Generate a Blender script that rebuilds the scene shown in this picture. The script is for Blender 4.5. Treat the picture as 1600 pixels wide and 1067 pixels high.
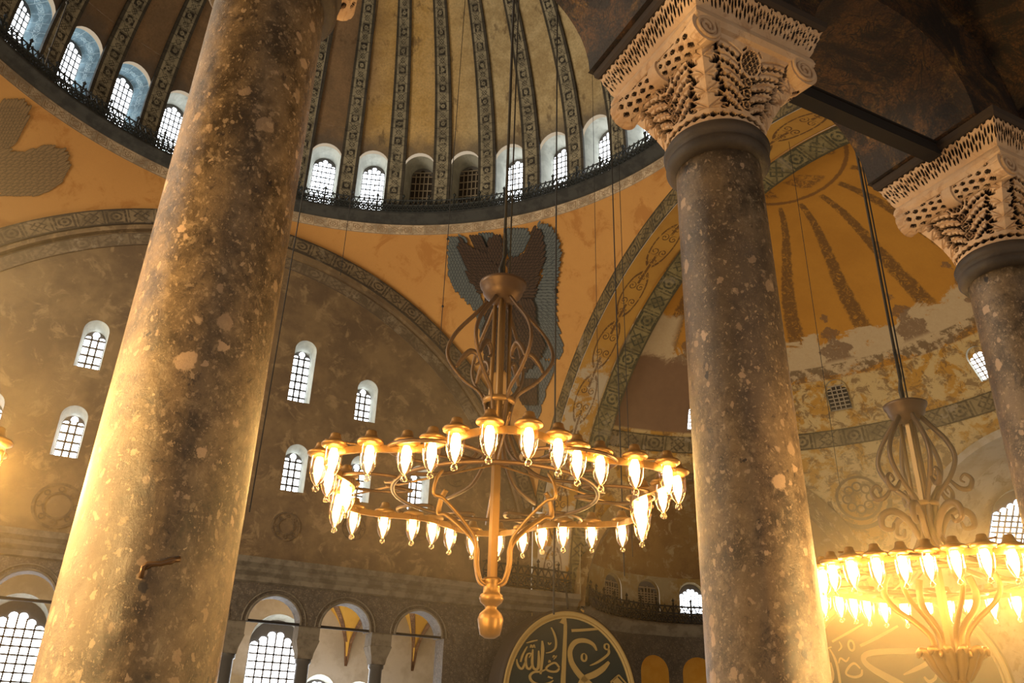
import bpy, bmesh, math, random
import numpy as np
from mathutils import Vector, Matrix
from mathutils.bvhtree import BVHTree
from mathutils.geometry import delaunay_2d_cdt

for o in list(bpy.data.objects):
    bpy.data.objects.remove(o)
SC = bpy.context.scene
COL = SC.collection
PI = math.pi
random.seed(7)
rng = np.random.default_rng(7)

# ------------------------------------------------------------------ camera
CAM = Vector((-3.7285, -21.0889, 1.6))
YAW, PIT, ROL, F = 1.1199773, 0.4596240, 0.0312797, 1322.15
fw = Vector((math.cos(PIT) * math.cos(YAW), math.cos(PIT) * math.sin(YAW), math.sin(PIT)))
rt = Vector((math.sin(YAW), -math.cos(YAW), 0))
up = rt.cross(fw)
rt2 = rt * math.cos(ROL) + up * math.sin(ROL)
up2 = -rt * math.sin(ROL) + up * math.cos(ROL)
cd = bpy.data.cameras.new('camera')
cd.sensor_width = 36.0
cd.lens = F * 36.0 / 1600.0
cd.clip_start = 0.05
cd.clip_end = 500
cam = bpy.data.objects.new('camera', cd)
COL.objects.link(cam)
M = Matrix((rt2, up2, -fw)).transposed().to_4x4()
M.translation = CAM
cam.matrix_world = M
SC.camera = cam

# ------------------------------------------------------------------ world, exposure, large lights
SC.view_settings.view_transform = 'Standard'
SC.view_settings.look = 'None'
SC.view_settings.gamma = 1.0
SC.view_settings.use_curve_mapping = False
SC.view_settings.exposure = 0.0
W = bpy.data.worlds.new('world')
SC.world = W
W.use_nodes = True
bg = W.node_tree.nodes['Background']
bg.inputs['Color'].default_value = (1.0, 0.80, 0.56, 1)
bg.inputs['Strength'].default_value = 0.5
LAMP_EMIT = 75.0
LAMP_EMIT_BRIGHT = 190.0
LAMP_EMIT_LEFT = 260.0
WIN_EMIT = 9.0


def area(name, loc, target, sx, sy, col, power):
    l = bpy.data.lights.new(name, 'AREA')
    l.shape = 'RECTANGLE'
    l.size = sx
    l.size_y = sy
    l.color = col
    l.energy = power
    o = bpy.data.objects.new(name, l)
    COL.objects.link(o)
    o.location = loc
    o.rotation_euler = (Vector(target) - Vector(loc)).to_track_quat('-Z', 'Y').to_euler()
    return o


# daylight from the aisle windows behind the photographer and from the west end of the nave
area('daylight_aisle', (-1.0, -29.0, 5.5), (1, -16, 6.5), 9, 4, (0.97, 0.93, 1.0), 95)
area('daylight_west', (-24, 2, 16), (10, 6, 15), 14, 14, (1.0, 0.86, 0.66), 6500)
area('added_warm_light', (-6.5, -16.9, 2.8), (-3.4, -16.5, 2.9), .35, .5, (1.0, 0.62, 0.22), 430)  # unseen light added to warm the left column from its left side
gl = area('added_warm_light', (3.4, -19.2, 2.0), (.44, -16.6, 2.4), .5, .5, (1.0, 0.6, 0.2), 130)  # second added light, out of view, to gild the middle column low down
area('daylight_far_gallery', (6, 21.5, 3.5), (7, 17.5, 8.5), 12, 2, (0.95, 0.97, 1.0), 260)
gl.data.spread = math.radians(75)
SC.cycles.sample_clamp_indirect = 4.0


def ray(px, py):
    d = fw * F + rt2 * (px - 800) - up2 * (py - 533.5)
    return d.normalized()


def hit(px, py, ax, v):
    d = ray(px, py)
    return CAM + d * ((v - CAM[ax]) / d[ax])


def hitcyl(px, py, cx, cy, rad):
    d = ray(px, py)
    ox, oy = CAM.x - cx, CAM.y - cy
    a = d.x * d.x + d.y * d.y
    b = ox * d.x + oy * d.y
    c = ox * ox + oy * oy - rad * rad
    t = (-b + math.sqrt(max(b * b - a * c, 0))) / a
    return CAM + d * t


# ------------------------------------------------------------------ node helper
class T:
    def __init__(s, name):
        s.m = bpy.data.materials.new(name)
        s.m.use_nodes = True
        s.t = s.m.node_tree
        s.b = s.t.nodes['Principled BSDF']
        s.uvn = None

    def n(s, kind):
        return s.t.nodes.new(kind)

    def link(s, a, b):
        s.t.links.new(a, b)

    def put(s, sock, v):
        if isinstance(v, X):
            s.link(v.s, sock)
        elif isinstance(v, (int, float)):
            try:
                sock.default_value = v
            except TypeError:
                sock.default_value = (v, v, v)
        elif isinstance(v, (tuple, list)):
            sock.default_value = tuple(v) + ((1,) if len(v) == 3 and len(sock.default_value) == 4 else ())
        else:
            s.link(v, sock)

    def math(s, op, a, b=0.0, c=0.0):
        k = s.n('ShaderNodeMath')
        k.operation = op
        s.put(k.inputs[0], a)
        if len(k.inputs) > 1:
            s.put(k.inputs[1], b)
        if op in ('SMOOTH_MIN', 'MULTIPLY_ADD', 'COMPARE'):
            s.put(k.inputs[2], c)
        return X(s, k.outputs[0])

    def uv(s):
        k = s.n('ShaderNodeUVMap')
        sp = s.n('ShaderNodeSeparateXYZ')
        s.link(k.outputs[0], sp.inputs[0])
        return X(s, sp.outputs[0]), X(s, sp.outputs[1])

    def pos(s):
        k = s.n('ShaderNodeTexCoord')
        return k.outputs['Object']

    def vec(s, a, b, c=0.0):
        k = s.n('ShaderNodeCombineXYZ')
        s.put(k.inputs[0], a)
        s.put(k.inputs[1], b)
        s.put(k.inputs[2], c)
        return k.outputs[0]

    def noise(s, scale, detail=4, rough=0.6, vec=None, dist=0.0, off=0.0):
        k = s.n('ShaderNodeTexNoise')
        k.inputs['Scale'].default_value = scale
        k.inputs['Detail'].default_value = detail
        k.inputs['Roughness'].default_value = rough
        k.inputs['Distortion'].default_value = dist
        v = vec or s.pos()
        if off:
            mp = s.n('ShaderNodeMapping')
            mp.inputs['Location'].default_value = (off, off * .7, off * 1.3)
            s.link(v, mp.inputs[0])
            v = mp.outputs[0]
        s.link(v, k.inputs['Vector'])
        return X(s, k.outputs['Fac'])

    def voro(s, scale, vec=None, out='Distance', feature='F1', rnd=1.0):
        k = s.n('ShaderNodeTexVoronoi')
        k.feature = feature
        k.inputs['Scale'].default_value = scale
        k.inputs['Randomness'].default_value = rnd
        s.link(vec or s.pos(), k.inputs['Vector'])
        return X(s, k.outputs[out])

    def stretch(s, sx, sy, sz, v=None):
        mp = s.n('ShaderNodeMapping')
        mp.inputs['Scale'].default_value = (sx, sy, sz)
        s.link(v or s.pos(), mp.inputs[0])
        return mp.outputs[0]

    def step(s, x, lo, hi):
        k = s.n('ShaderNodeMapRange')
        k.interpolation_type = 'SMOOTHSTEP'
        s.put(k.inputs['Value'], x)
        k.inputs['From Min'].default_value = lo
        k.inputs['From Max'].default_value = hi
        return X(s, k.outputs[0])

    def mix(s, f, a, b):
        k = s.n('ShaderNodeMix')
        k.data_type = 'RGBA'
        s.put(k.inputs[0], f)
        s.put(k.inputs[6], a)
        s.put(k.inputs[7], b)
        return k.outputs[2]

    def done(s, col, rough=0.85, metal=0.0, bump=None, bstr=0.3, bdist=0.02, spec=None):
        s.put(s.b.inputs['Base Color'], col)
        s.put(s.b.inputs['Roughness'], rough)
        s.put(s.b.inputs['Metallic'], metal)
        if spec is not None:
            s.put(s.b.inputs['Specular IOR Level'], spec)
        if bump is not None:
            k = s.n('ShaderNodeBump')
            k.inputs['Strength'].default_value = bstr
            k.inputs['Distance'].default_value = bdist
            s.put(k.inputs['Height'], bump)
            s.link(k.outputs[0], s.b.inputs['Normal'])
        return s.m


class X:
    def __init__(s, t, k):
        s.t, s.s = t, k

    def __add__(s, o): return s.t.math('ADD', s, o)
    def __radd__(s, o): return s.t.math('ADD', s, o)
    def __sub__(s, o): return s.t.math('SUBTRACT', s, o)
    def __rsub__(s, o): return s.t.math('SUBTRACT', o, s)
    def __mul__(s, o): return s.t.math('MULTIPLY', s, o)
    def __rmul__(s, o): return s.t.math('MULTIPLY', s, o)
    def __truediv__(s, o): return s.t.math('DIVIDE', s, o)
    def fract(s): return s.t.math('FRACT', s)
    def floor(s): return s.t.math('FLOOR', s)
    def abs(s): return s.t.math('ABSOLUTE', s)
    def sqrt(s): return s.t.math('SQRT', s)
    def sin(s): return s.t.math('SINE', s)
    def max(s, o): return s.t.math('MAXIMUM', s, o)
    def min(s, o): return s.t.math('MINIMUM', s, o)
    def mod(s, o): return s.t.math('FLOORED_MODULO', s, o)
    def __lt__(s, o): return s.t.math('LESS_THAN', s, o)
    def __gt__(s, o): return s.t.math('GREATER_THAN', s, o)


def plaster(name, c1, c2, c3=None, scale=.35, fine=3.0, peel=None, rough=.9, lo=.42, hi=.6, bump=.25):
    t = T(name)
    col = t.mix(t.step(t.noise(scale, 6, .65), lo, hi), c1, c2)
    if c3 is not None:
        col = t.mix(t.step(t.noise(scale * 2.7, 8, .7, off=13, dist=.6), .52, .64), col, c3)
    f = t.noise(fine * 4, 6, .8, off=5)
    col = t.mix(f * .35, col, tuple(x * .45 for x in c1))
    if peel is not None:
        pk, thr = peel
        col = t.mix(t.step(t.noise(.55, 9, .72, off=31, dist=.4), thr, thr + .03), col, pk)
    return t.done(col, rough, bump=f, bstr=bump, bdist=.03)


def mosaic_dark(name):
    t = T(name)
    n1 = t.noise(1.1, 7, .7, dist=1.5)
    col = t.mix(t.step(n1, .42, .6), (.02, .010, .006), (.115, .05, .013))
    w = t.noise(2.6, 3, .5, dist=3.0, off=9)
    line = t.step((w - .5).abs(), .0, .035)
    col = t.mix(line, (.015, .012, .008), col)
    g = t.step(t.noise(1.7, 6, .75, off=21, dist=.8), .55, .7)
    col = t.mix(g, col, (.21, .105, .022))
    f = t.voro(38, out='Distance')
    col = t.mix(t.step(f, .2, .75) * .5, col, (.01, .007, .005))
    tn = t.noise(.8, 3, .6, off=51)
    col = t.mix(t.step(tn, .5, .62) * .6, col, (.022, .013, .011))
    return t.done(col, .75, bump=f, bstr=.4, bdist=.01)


def marble(name, off):
    """dark breccia marble with pale pebbles and dark pits"""
    t = T(name)
    P = t.stretch(1, 1, .8)
    n = t.noise(3.0, 10, .78, vec=P, dist=.25, off=off)
    col = t.mix(t.step(n, .38, .6), (.045, .029, .014), (.155, .105, .058))
    n2 = t.noise(11, 9, .8, vec=P, dist=.3, off=off + 3)
    col = t.mix(t.step(n2, .52, .66) * .8, col, (.25, .18, .11))
    col = t.mix(t.step(n2, .46, .34), col, (.03, .02, .013))
    big = t.noise(.8, 3, .5, vec=P, off=off + 60)
    col = t.mix(t.step(big, .48, .62) * .6, col, (.07, .05, .035))
    wp = t.n('ShaderNodeTexNoise')
    wp.inputs['Scale'].default_value = 9
    wp.inputs['Detail'].default_value = 5
    wp.inputs['Roughness'].default_value = .7
    t.link(P, wp.inputs['Vector'])
    ad = t.n('ShaderNodeVectorMath')
    ad.operation = 'MULTIPLY_ADD'
    t.link(wp.outputs['Color'], ad.inputs[0])
    ad.inputs[1].default_value = (.11, .11, .11)
    t.link(P, ad.inputs[2])
    wv = ad.outputs[0]
    for sc_, sel, rr, c in ((6.5, .74, .34, (.46, .32, .21)), (13.0, .8, .4, (.42, .29, .19)), (24.0, .8, .45, (.36, .26, .17)), (44.0, .72, .5, (.30, .215, .135)), (90.0, .74, .5, (.28, .20, .125))):
        k = t.n('ShaderNodeTexVoronoi')
        k.inputs['Scale'].default_value = sc_
        t.link(wv, k.inputs['Vector'])
        spn = t.n('ShaderNodeSeparateColor')
        t.link(k.outputs['Color'], spn.inputs[0])
        pick = X(t, spn.outputs[0]) > sel
        size = X(t, spn.outputs[1]) * rr * .8 + rr * .2
        m = t.step(size - X(t, k.outputs['Distance']), -.02, .05) * pick
        col = t.mix(m * (.35 + .5 * X(t, spn.outputs[2])), col, c)
    k = t.n('ShaderNodeTexVoronoi')
    k.inputs['Scale'].default_value = 7.0
    t.link(wv, k.inputs['Vector'])
    spn = t.n('ShaderNodeSeparateColor')
    t.link(k.outputs['Color'], spn.inputs[0])
    m = t.step(.22 - X(t, k.outputs['Distance']), 0, .06) * (X(t, spn.outputs[2]) > .9)
    col = t.mix(m, col, (.018, .012, .01))
    rough = t.noise(6, 6, .7) * .3 + .2
    return t.done(col, rough, bump=n2, bstr=.45, bdist=.02)


def band(name, period, bg_c, dark, motif, width=1.0, border=.12, wear=.5, bold=False):
    """painted border of framed rosettes; u runs along the band in metres, v across it 0..1"""
    t = T(name)
    u, v = t.uv()
    c = u / period
    cell = c.floor()
    fu = c.fract() - .5
    fv = v - .5
    alt = cell.mod(2.0) > .5
    ry = fv * (width / period)
    r = (fu * fu + ry * ry).sqrt()
    ring = t.step((r - .22).abs(), .07, .03)
    dot = t.step(r, .1, .05)
    frame = t.step((fu.abs().max(ry.abs()) - .36).abs(), .06, .03)
    dia = t.step(((fu.abs() + ry.abs()) - .3).abs(), .07, .03)
    crs = t.step(((fu.abs() - ry.abs())).abs(), .07, .03)
    A = (t.step(fu.abs().max(ry.abs()), .44, .41) * t.step(r, .2, .25)).max(dot * .8) if bold else ring.max(dot).max(frame)
    B = dia.max(crs * .8)
    pat = A * alt + B * (1.0 - alt)
    nz = t.noise(6, 6, .75)
    pat = pat * t.step(nz, .38, .52)
    ed = t.step(fv.abs(), .5 - border, .5 - border + .03)
    base = t.mix(t.step(t.noise(1.4, 6, .7, off=3), .4, .62), bg_c, tuple(q * .55 for q in bg_c))
    col = t.mix(pat, base, motif)
    col = t.mix(ed * .85, col, dark)
    sep = t.step(fu.abs(), .45, .48) * t.step(nz, .4, .5)
    col = t.mix(sep * .7, col, dark)
    if wear:
        col = t.mix(t.step(t.noise(.9, 8, .7, off=17), .56, .62) * wear, col, (.3, .24, .16))
    return t.done(col, .9)


def flat(name, c, rough=.6, metal=0.0, var=.25, scale=8):
    t = T(name)
    n = t.noise(scale, 5, .7)
    col = t.mix(n * var * 2, c, tuple(x * .4 for x in c))
    return t.done(col, rough, metal, bump=n, bstr=.12, bdist=.01)


def emis(name, c, s):
    m = bpy.data.materials.new(name)
    m.use_nodes = True
    t = m.node_tree
    t.nodes.clear()
    e = t.nodes.new('ShaderNodeEmission')
    e.inputs[0].default_value = (*c, 1)
    e.inputs[1].default_value = s
    o = t.nodes.new('ShaderNodeOutputMaterial')
    t.links.new(e.outputs[0], o.inputs[0])
    return m


def glass(name, tint, g=.12):
    m = bpy.data.materials.new(name)
    m.use_nodes = True
    t = m.node_tree
    t.nodes.clear()
    tr = t.nodes.new('ShaderNodeBsdfTransparent')
    tr.inputs[0].default_value = (*tint, 1)
    gl = t.nodes.new('ShaderNodeBsdfGlossy')
    gl.inputs[0].default_value = (1, .93, .8, 1)
    gl.inputs['Roughness'].default_value = .06
    lw = t.nodes.new('ShaderNodeLayerWeight')
    lw.inputs[0].default_value = .35
    ml = t.nodes.new('ShaderNodeMath')
    ml.operation = 'MULTIPLY_ADD'
    t.links.new(lw.outputs['Facing'], ml.inputs[0])
    ml.inputs[1].default_value = .45
    ml.inputs[2].default_value = g
    mx = t.nodes.new('ShaderNodeMixShader')
    t.links.new(ml.outputs[0], mx.inputs[0])
    t.links.new(tr.outputs[0], mx.inputs[1])
    t.links.new(gl.outputs[0], mx.inputs[2])
    o = t.nodes.new('ShaderNodeOutputMaterial')
    t.links.new(mx.outputs[0], o.inputs[0])
    return m


# ------------------------------------------------------------------ materials
def dome_mat():
    t = T('dome_plaster')
    u, v = t.uv()     # u azimuth in degrees, v metres up
    P = t.pos()
    n = t.noise(.45, 7, .7, dist=.5)
    side = t.step(u + (t.noise(.5, 3, .5, off=70) - .5) * 14, 66, 78)      # the repainted western webs are browner
    gold = t.mix(t.step(n, .38, .6), (.60, .38, .12), (.72, .49, .20))
    grey = t.mix(t.step(t.noise(.8, 6, .7, off=8), .4, .6), (.64, .51, .28), (.48, .36, .18))
    east = t.step(u, 62, 46)
    c = t.mix(east, gold, grey)
    brown = t.mix(t.step(n, .42, .6), (.24, .155, .085), (.32, .2, .105))
    c = t.mix(side, c, brown)
    st = t.step(t.noise(1.2, 6, .7, vec=t.stretch(1, 1, .3), off=44), .56, .66)
    c = t.mix(st * .6, c, (.1, .06, .03))
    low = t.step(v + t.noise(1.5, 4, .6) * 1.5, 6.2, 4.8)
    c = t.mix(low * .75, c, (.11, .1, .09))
    f = t.noise(9, 5, .8)
    c = t.mix(t.step(f, .35, .75) * .45, c, (.12, .075, .035))
    return t.done(c, .8, bump=f, bstr=.25)


M_dome = dome_mat()
M_rib = band('dome_rib_mosaic', .5, (.36, .32, .22), (.022, .018, .017), (.03, .026, .022), width=.96, border=.17, wear=.1, bold=True)
M_pend = plaster('pendentive_ochre', (.56, .275, .075), (.62, .315, .085), (.46, .20, .045), scale=.25, fine=4, lo=.35, hi=.7)
M_tymp = plaster('tympanum_brown', (.14, .09, .048), (.25, .165, .08), (.31, .21, .105), scale=.45, fine=5, lo=.36, hi=.66)
def carved_wall():
    t = T('arcade_carved_revetment')
    n = t.noise(1.2, 7, .7)
    col = t.mix(t.step(n, .4, .6), (.085, .066, .048), (.13, .1, .07))
    v = t.voro(5.5, out='Distance')
    col = t.mix(t.step((v - .32).abs(), .08, .03) * .6, col, (.21, .165, .115))
    v2 = t.voro(12, out='Distance')
    col = t.mix(t.step(v2, .3, .5) * .4, col, (.04, .03, .022))
    return t.done(col, .75, bump=v, bstr=.5, bdist=.04)


M_stonewall = carved_wall()
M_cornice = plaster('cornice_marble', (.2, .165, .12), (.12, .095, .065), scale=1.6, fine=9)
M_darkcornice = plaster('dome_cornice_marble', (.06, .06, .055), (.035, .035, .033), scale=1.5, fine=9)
M_bandT = band('tympanum_arch_border', 1.05, (.21, .15, .08), (.035, .025, .016), (.06, .042, .025), width=1.0, border=.1, wear=.3)
M_bandT2 = band('tympanum_inner_border', 1.3, (.2, .145, .085), (.11, .075, .045), (.12, .085, .05), width=.9, border=.08, wear=.6)
M_bandE = band('east_arch_border', 1.05, (.23, .165, .07), (.04, .03, .016), (.055, .042, .022), width=1.0, border=.1, wear=.5)
M_bandE2 = band('east_arch_inner_border', 1.1, (.22, .17, .07), (.05, .038, .015), (.05, .045, .022), width=1.0, border=.1, wear=.35)
M_bandR = band('semi_dome_ring_border', 1.25, (.26, .19, .09), (.06, .045, .02), (.07, .05, .025), width=1.0, border=.08, wear=.8)
M_bandD = band('dome_ring_border', .62, (.62, .48, .32), (.3, .2, .11), (.3, .19, .1), width=.8, border=.08, wear=.2)
M_iron = flat('wrought_iron', (.03, .027, .025), .6, .3)
M_railing = flat('bronze_railing', (.035, .04, .04), .6, .2)
M_bronze = flat('chandelier_brass', (.34, .19, .065), .42, .7)
M_darkbronze = flat('aged_chandelier_bronze', (.13, .075, .04), .45, .5)
M_capstone = plaster('carved_capital_marble', (.56, .37, .22), (.62, .44, .29), (.44, .27, .15), scale=2.2, fine=12)
M_capcore = flat('recess_shade_stone', (.045, .028, .018), .95)  # shade of the drilled holes in the capitals, put in as dark colour
M_ring = plaster('bronze_collar', (.032, .021, .013), (.06, .042, .028), scale=3, fine=10, rough=.6)
M_abacus = flat('abacus_stone', (.04, .026, .018), .9)
M_mosaic = mosaic_dark('aged_vault_mosaic')
M_beam = flat('dark_tie_beam_wood', (.012, .008, .006), .9)
M_reveal = plaster('window_reveal_plaster', (.55, .55, .47), (.42, .42, .36), scale=1.2, fine=5)
M_revealblue = band('window_reveal_mosaic', .55, (.2, .3, .34), (.42, .5, .5), (.45, .55, .56), width=1.6, border=.04, wear=0)
M_frame = flat('window_frame_stone', (.16, .15, .14), .8)
M_dglass = flat('dark_blocked_window', (.04, .028, .018), .8)
M_lattice = flat('pale_plaster_lattice', (.42, .34, .24), .8)
M_pane = emis('daylight_pane', (.86, .93, 1.0), WIN_EMIT)
M_pane2 = emis('gallery_daylight_pane', (.9, .95, 1.0), WIN_EMIT * 1.8)
M_bulb = emis('lit_filament', (1.0, .62, .22), LAMP_EMIT)
M_bulb2 = emis('lit_filament_bright', (1.0, .60, .2), LAMP_EMIT_BRIGHT)
M_bulb3 = emis('lit_filament_west', (1.0, .60, .2), LAMP_EMIT_LEFT)
M_lglass = glass('lamp_glass', (1, .93, .8))
M_gold = flat('gilded_lettering', (.55, .38, .14), .5, .2, var=.15)
M_green = flat('dark_green_roundel_cloth', (.038, .048, .04), .75)
M_wood = flat('roundel_rim_wood', (.055, .035, .02), .7)
M_orange = plaster('gallery_vault_ochre', (.72, .38, .045), (.78, .44, .07), scale=.8, fine=5)
M_white = plaster('white_plaster', (.74, .70, .62), (.6, .55, .46), scale=.7, fine=5)
M_bluef = flat('seraph_blue_feathers', (.135, .15, .145), .9, var=.3, scale=3)
M_bluef2 = flat('seraph_blue_feather_edges', (.05, .06, .065), .9)
M_brownf = flat('seraph_brown_feathers', (.075, .042, .024), .9, var=.3, scale=3)
M_brownf2 = flat('seraph_brown_feather_edges', (.02, .013, .009), .9)
M_floor = plaster('gallery_floor_marble', (.3, .26, .2), (.2, .17, .13), scale=.6, fine=3)


# ------------------------------------------------------------------ mesh helpers
class MB:
    def __init__(s):
        s.v, s.f, s.uv, s.sm, s.mi = [], [], [], [], []

    def add(s, vs, fs, uvs=None, smooth=False, mi=0):
        b = len(s.v)
        s.v += [tuple(p) for p in vs]
        for f in fs:
            s.f.append(tuple(b + i for i in f))
            s.uv.append([tuple(uvs[i]) if uvs is not None else (0, 0) for i in f])
            s.sm.append(smooth)
            s.mi.append(mi)
        return s

    def box(s, c, d, M3=None, mi=0):
        vs = []
        for x in (-.5, .5):
            for y in (-.5, .5):
                for z in (-.5, .5):
                    q = Vector((x * d[0], y * d[1], z * d[2]))
                    if M3 is not None:
                        q = M3 @ q
                    vs.append(Vector(c) + q)
        return s.add(vs, [(0, 1, 3, 2), (4, 6, 7, 5), (0, 4, 5, 1), (2, 3, 7, 6), (0, 2, 6, 4), (1, 5, 7, 3)], mi=mi)

    def bar(s, a, b, w, h=None, upv=(0, 0, 1), mi=0):
        a, b = Vector(a), Vector(b)
        d = b - a
        L = d.length
        if L < 1e-6:
            return s
        z = d / L
        x = Vector(upv).cross(z)
        if x.length < 1e-4:
            x = Vector((1, 0, 0)).cross(z)
        x.normalize()
        y = z.cross(x)
        return s.box((a + b) / 2, (w, h or w, L), Matrix((x, y, z)).transposed(), mi)

    def tube(s, pts, r, n=8, closed=False, caps=True, flatk=1.0, upv=None, mi=0):
        pts = [Vector(p) for p in pts]
        N = len(pts)
        rr = r if isinstance(r, (list, tuple)) else [r] * N
        vs, fs = [], []
        px = None
        for i, p in enumerate(pts):
            a = pts[(i - 1) % N] if (closed or i > 0) else pts[i]
            b = pts[(i + 1) % N] if (closed or i < N - 1) else pts[i]
            t = (b - a).normalized()
            if upv is not None:
                x = Vector(upv).cross(t)
                if x.length < 1e-4:
                    x = px or Vector((1, 0, 0))
            elif px is None:
                x = t.orthogonal()
            else:
                x = px - t * px.dot(t)
            x.normalize()
            px = x
            y = t.cross(x)
            for k in range(n):
                q = 2 * PI * (k + .5) / n
                vs.append(p + x * math.cos(q) * rr[i] + y * math.sin(q) * rr[i] * flatk)
        m = N if closed else N - 1
        for i in range(m):
            for k in range(n):
                a, b = i * n + k, i * n + (k + 1) % n
                c, d = ((i + 1) % N) * n + (k + 1) % n, ((i + 1) % N) * n + k
                fs.append((a, b, c, d))
        if caps and not closed:
            fs.append(tuple(range(n))[::-1])
            fs.append(tuple((N - 1) * n + k for k in range(n)))
        return s.add(vs, fs, smooth=n > 5, mi=mi)

    def stube(s, pts, r, n=8, k=5, **kw):
        pts = [Vector(p) for p in pts]
        rr = r if isinstance(r, (list, tuple)) else [r] * len(pts)
        Q, W_ = [], []
        for i in range(len(pts) - 1):
            p0, p1, p2, p3 = pts[max(i - 1, 0)], pts[i], pts[i + 1], pts[min(i + 2, len(pts) - 1)]
            for j in range(k):
                t = j / k
                Q.append(.5 * ((2 * p1) + (p2 - p0) * t + (2 * p0 - 5 * p1 + 4 * p2 - p3) * t * t + (3 * p1 - p0 - 3 * p2 + p3) * t ** 3))
                W_.append(rr[i] + (rr[i + 1] - rr[i]) * t)
        Q.append(pts[-1])
        W_.append(rr[-1])
        return s.tube(Q, W_, n, **kw)

    def lathe(s, prof, n=32, c=(0, 0, 0), a0=0.0, a1=2 * PI, smooth=True, mi=0, uvk=1.0):
        full = abs(a1 - a0 - 2 * PI) < 1e-6
        vs, fs, uv = [], [], []
        L = 0
        for i, (r, z) in enumerate(prof):
            if i:
                L += math.hypot(r - prof[i - 1][0], z - prof[i - 1][1])
            for k in range(n + (0 if full else 1)):
                a = a0 + (a1 - a0) * k / n
                vs.append((c[0] + r * math.cos(a), c[1] + r * math.sin(a), c[2] + z))
                uv.append((a * uvk, L))
        w = n if full else n + 1
        for i in range(len(prof) - 1):
            for k in range(n):
                k2 = (k + 1) % w
                fs.append((i * w + k, i * w + k2, (i + 1) * w + k2, (i + 1) * w + k))
        return s.add(vs, fs, uv, smooth=smooth, mi=mi)

    def build(s, name, mat, parent=None, loc=None):
        me = bpy.data.meshes.new(name)
        me.from_pydata(s.v, [], s.f)
        uvl = me.uv_layers.new(name='UVMap')
        flatuv = [c for f in s.uv for q in f for c in q]
        uvl.data.foreach_set('uv', flatuv)
        me.polygons.foreach_set('use_smooth', s.sm)
        for m in (mat if isinstance(mat, (list, tuple)) else [mat]):
            me.materials.append(m)
        me.polygons.foreach_set('material_index', s.mi)
        me.update()
        o = bpy.data.objects.new(name, me)
        COL.objects.link(o)
        if parent is not None:
            o.parent = parent
        if loc is not None:
            o.location = loc
        return o


def grid(fn, U, V, uvf=None, skip=None, smooth=True, mb=None):
    mb = mb or MB()
    vs, uv, fs = [], [], []
    nu, nv = len(U), len(V)
    for v in V:
        for u in U:
            vs.append(fn(u, v))
            uv.append(uvf(u, v) if uvf else (u, v))
    for j in range(nv - 1):
        for i in range(nu - 1):
            if skip and skip((U[i] + U[i + 1]) / 2, (V[j] + V[j + 1]) / 2):
                continue
            a = j * nu + i
            fs.append((a, a + 1, a + nu + 1, a + nu))
    mb.add(vs, fs, uv, smooth)
    return mb


def lin(a, b, n):
    return [a + (b - a) * i / (n - 1) for i in range(n)]


def struct(o, label=None):
    o['kind'] = 'structure'
    if label:
        o['label'] = label
        o['category'] = 'building part'
    return o


def thing(name, label, cat, loc=(0, 0, 0), group=None):
    o = bpy.data.objects.new(name, None)
    o.empty_display_size = .2
    COL.objects.link(o)
    o.location = loc
    return tag(o, label, cat, group)


def tag(o, label, cat, group=None):
    o['label'] = label
    o['category'] = cat
    if group:
        o['group'] = group
    return o


def panel(mb, mp, s0, s1, t0, t1, sc, a, tb, ts, ah=None, n=14, uvf=None):
    """rectangle [s0,s1]x[t0,t1] with an arched opening, mapped through mp(s, t)"""
    ah = ah or a
    uvf = uvf or (lambda s, t: (s, t))

    def q(pts, idx):
        mb.add([mp(*p) for p in pts], idx, [uvf(*p) for p in pts], smooth=False)
    K = 6
    tl = lin(tb, ts, K)
    for i in range(K - 1):
        q([(s0, tl[i]), (sc - a, tl[i]), (sc - a, tl[i + 1]), (s0, tl[i + 1])], [(0, 1, 2, 3)])
        q([(sc + a, tl[i]), (s1, tl[i]), (s1, tl[i + 1]), (sc + a, tl[i + 1])], [(0, 1, 2, 3)])
    if tb > t0 + 1e-6:
        sl = lin(s0, s1, 5)
        for i in range(4):
            q([(sl[i], t0), (sl[i + 1], t0), (sl[i + 1], tb), (sl[i], tb)], [(0, 1, 2, 3)])
    angs = set(lin(0, PI, n))
    cr = math.atan2(t1 - ts, s1 - sc)
    cl = math.atan2(t1 - ts, s0 - sc)
    angs = sorted(angs | {cr, cl})
    inner, outer = [], []
    for th in angs:
        c, s = math.cos(th), math.sin(th)
        inner.append((sc + a * c, ts + ah * s))
        ks = []
        if c > 1e-9: ks.append((s1 - sc) / c)
        if c < -1e-9: ks.append((s0 - sc) / c)
        if s > 1e-9: ks.append((t1 - ts) / s)
        k = min(ks)
        outer.append((sc + k * c, ts + k * s))
    for i in range(len(angs) - 1):
        q([inner[i], outer[i], outer[i + 1], inner[i + 1]], [(0, 1, 2, 3)])


def arch_outline(w, hs, n=12, ah=None):
    """(x, z) outline of an arched shape: half width w, springing at hs"""
    ah = ah or w
    return [(-w, 0), (w, 0)] + [(w * math.cos(PI * i / n), hs + ah * math.sin(PI * i / n)) for i in range(n + 1)]


WN = [0]


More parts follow.
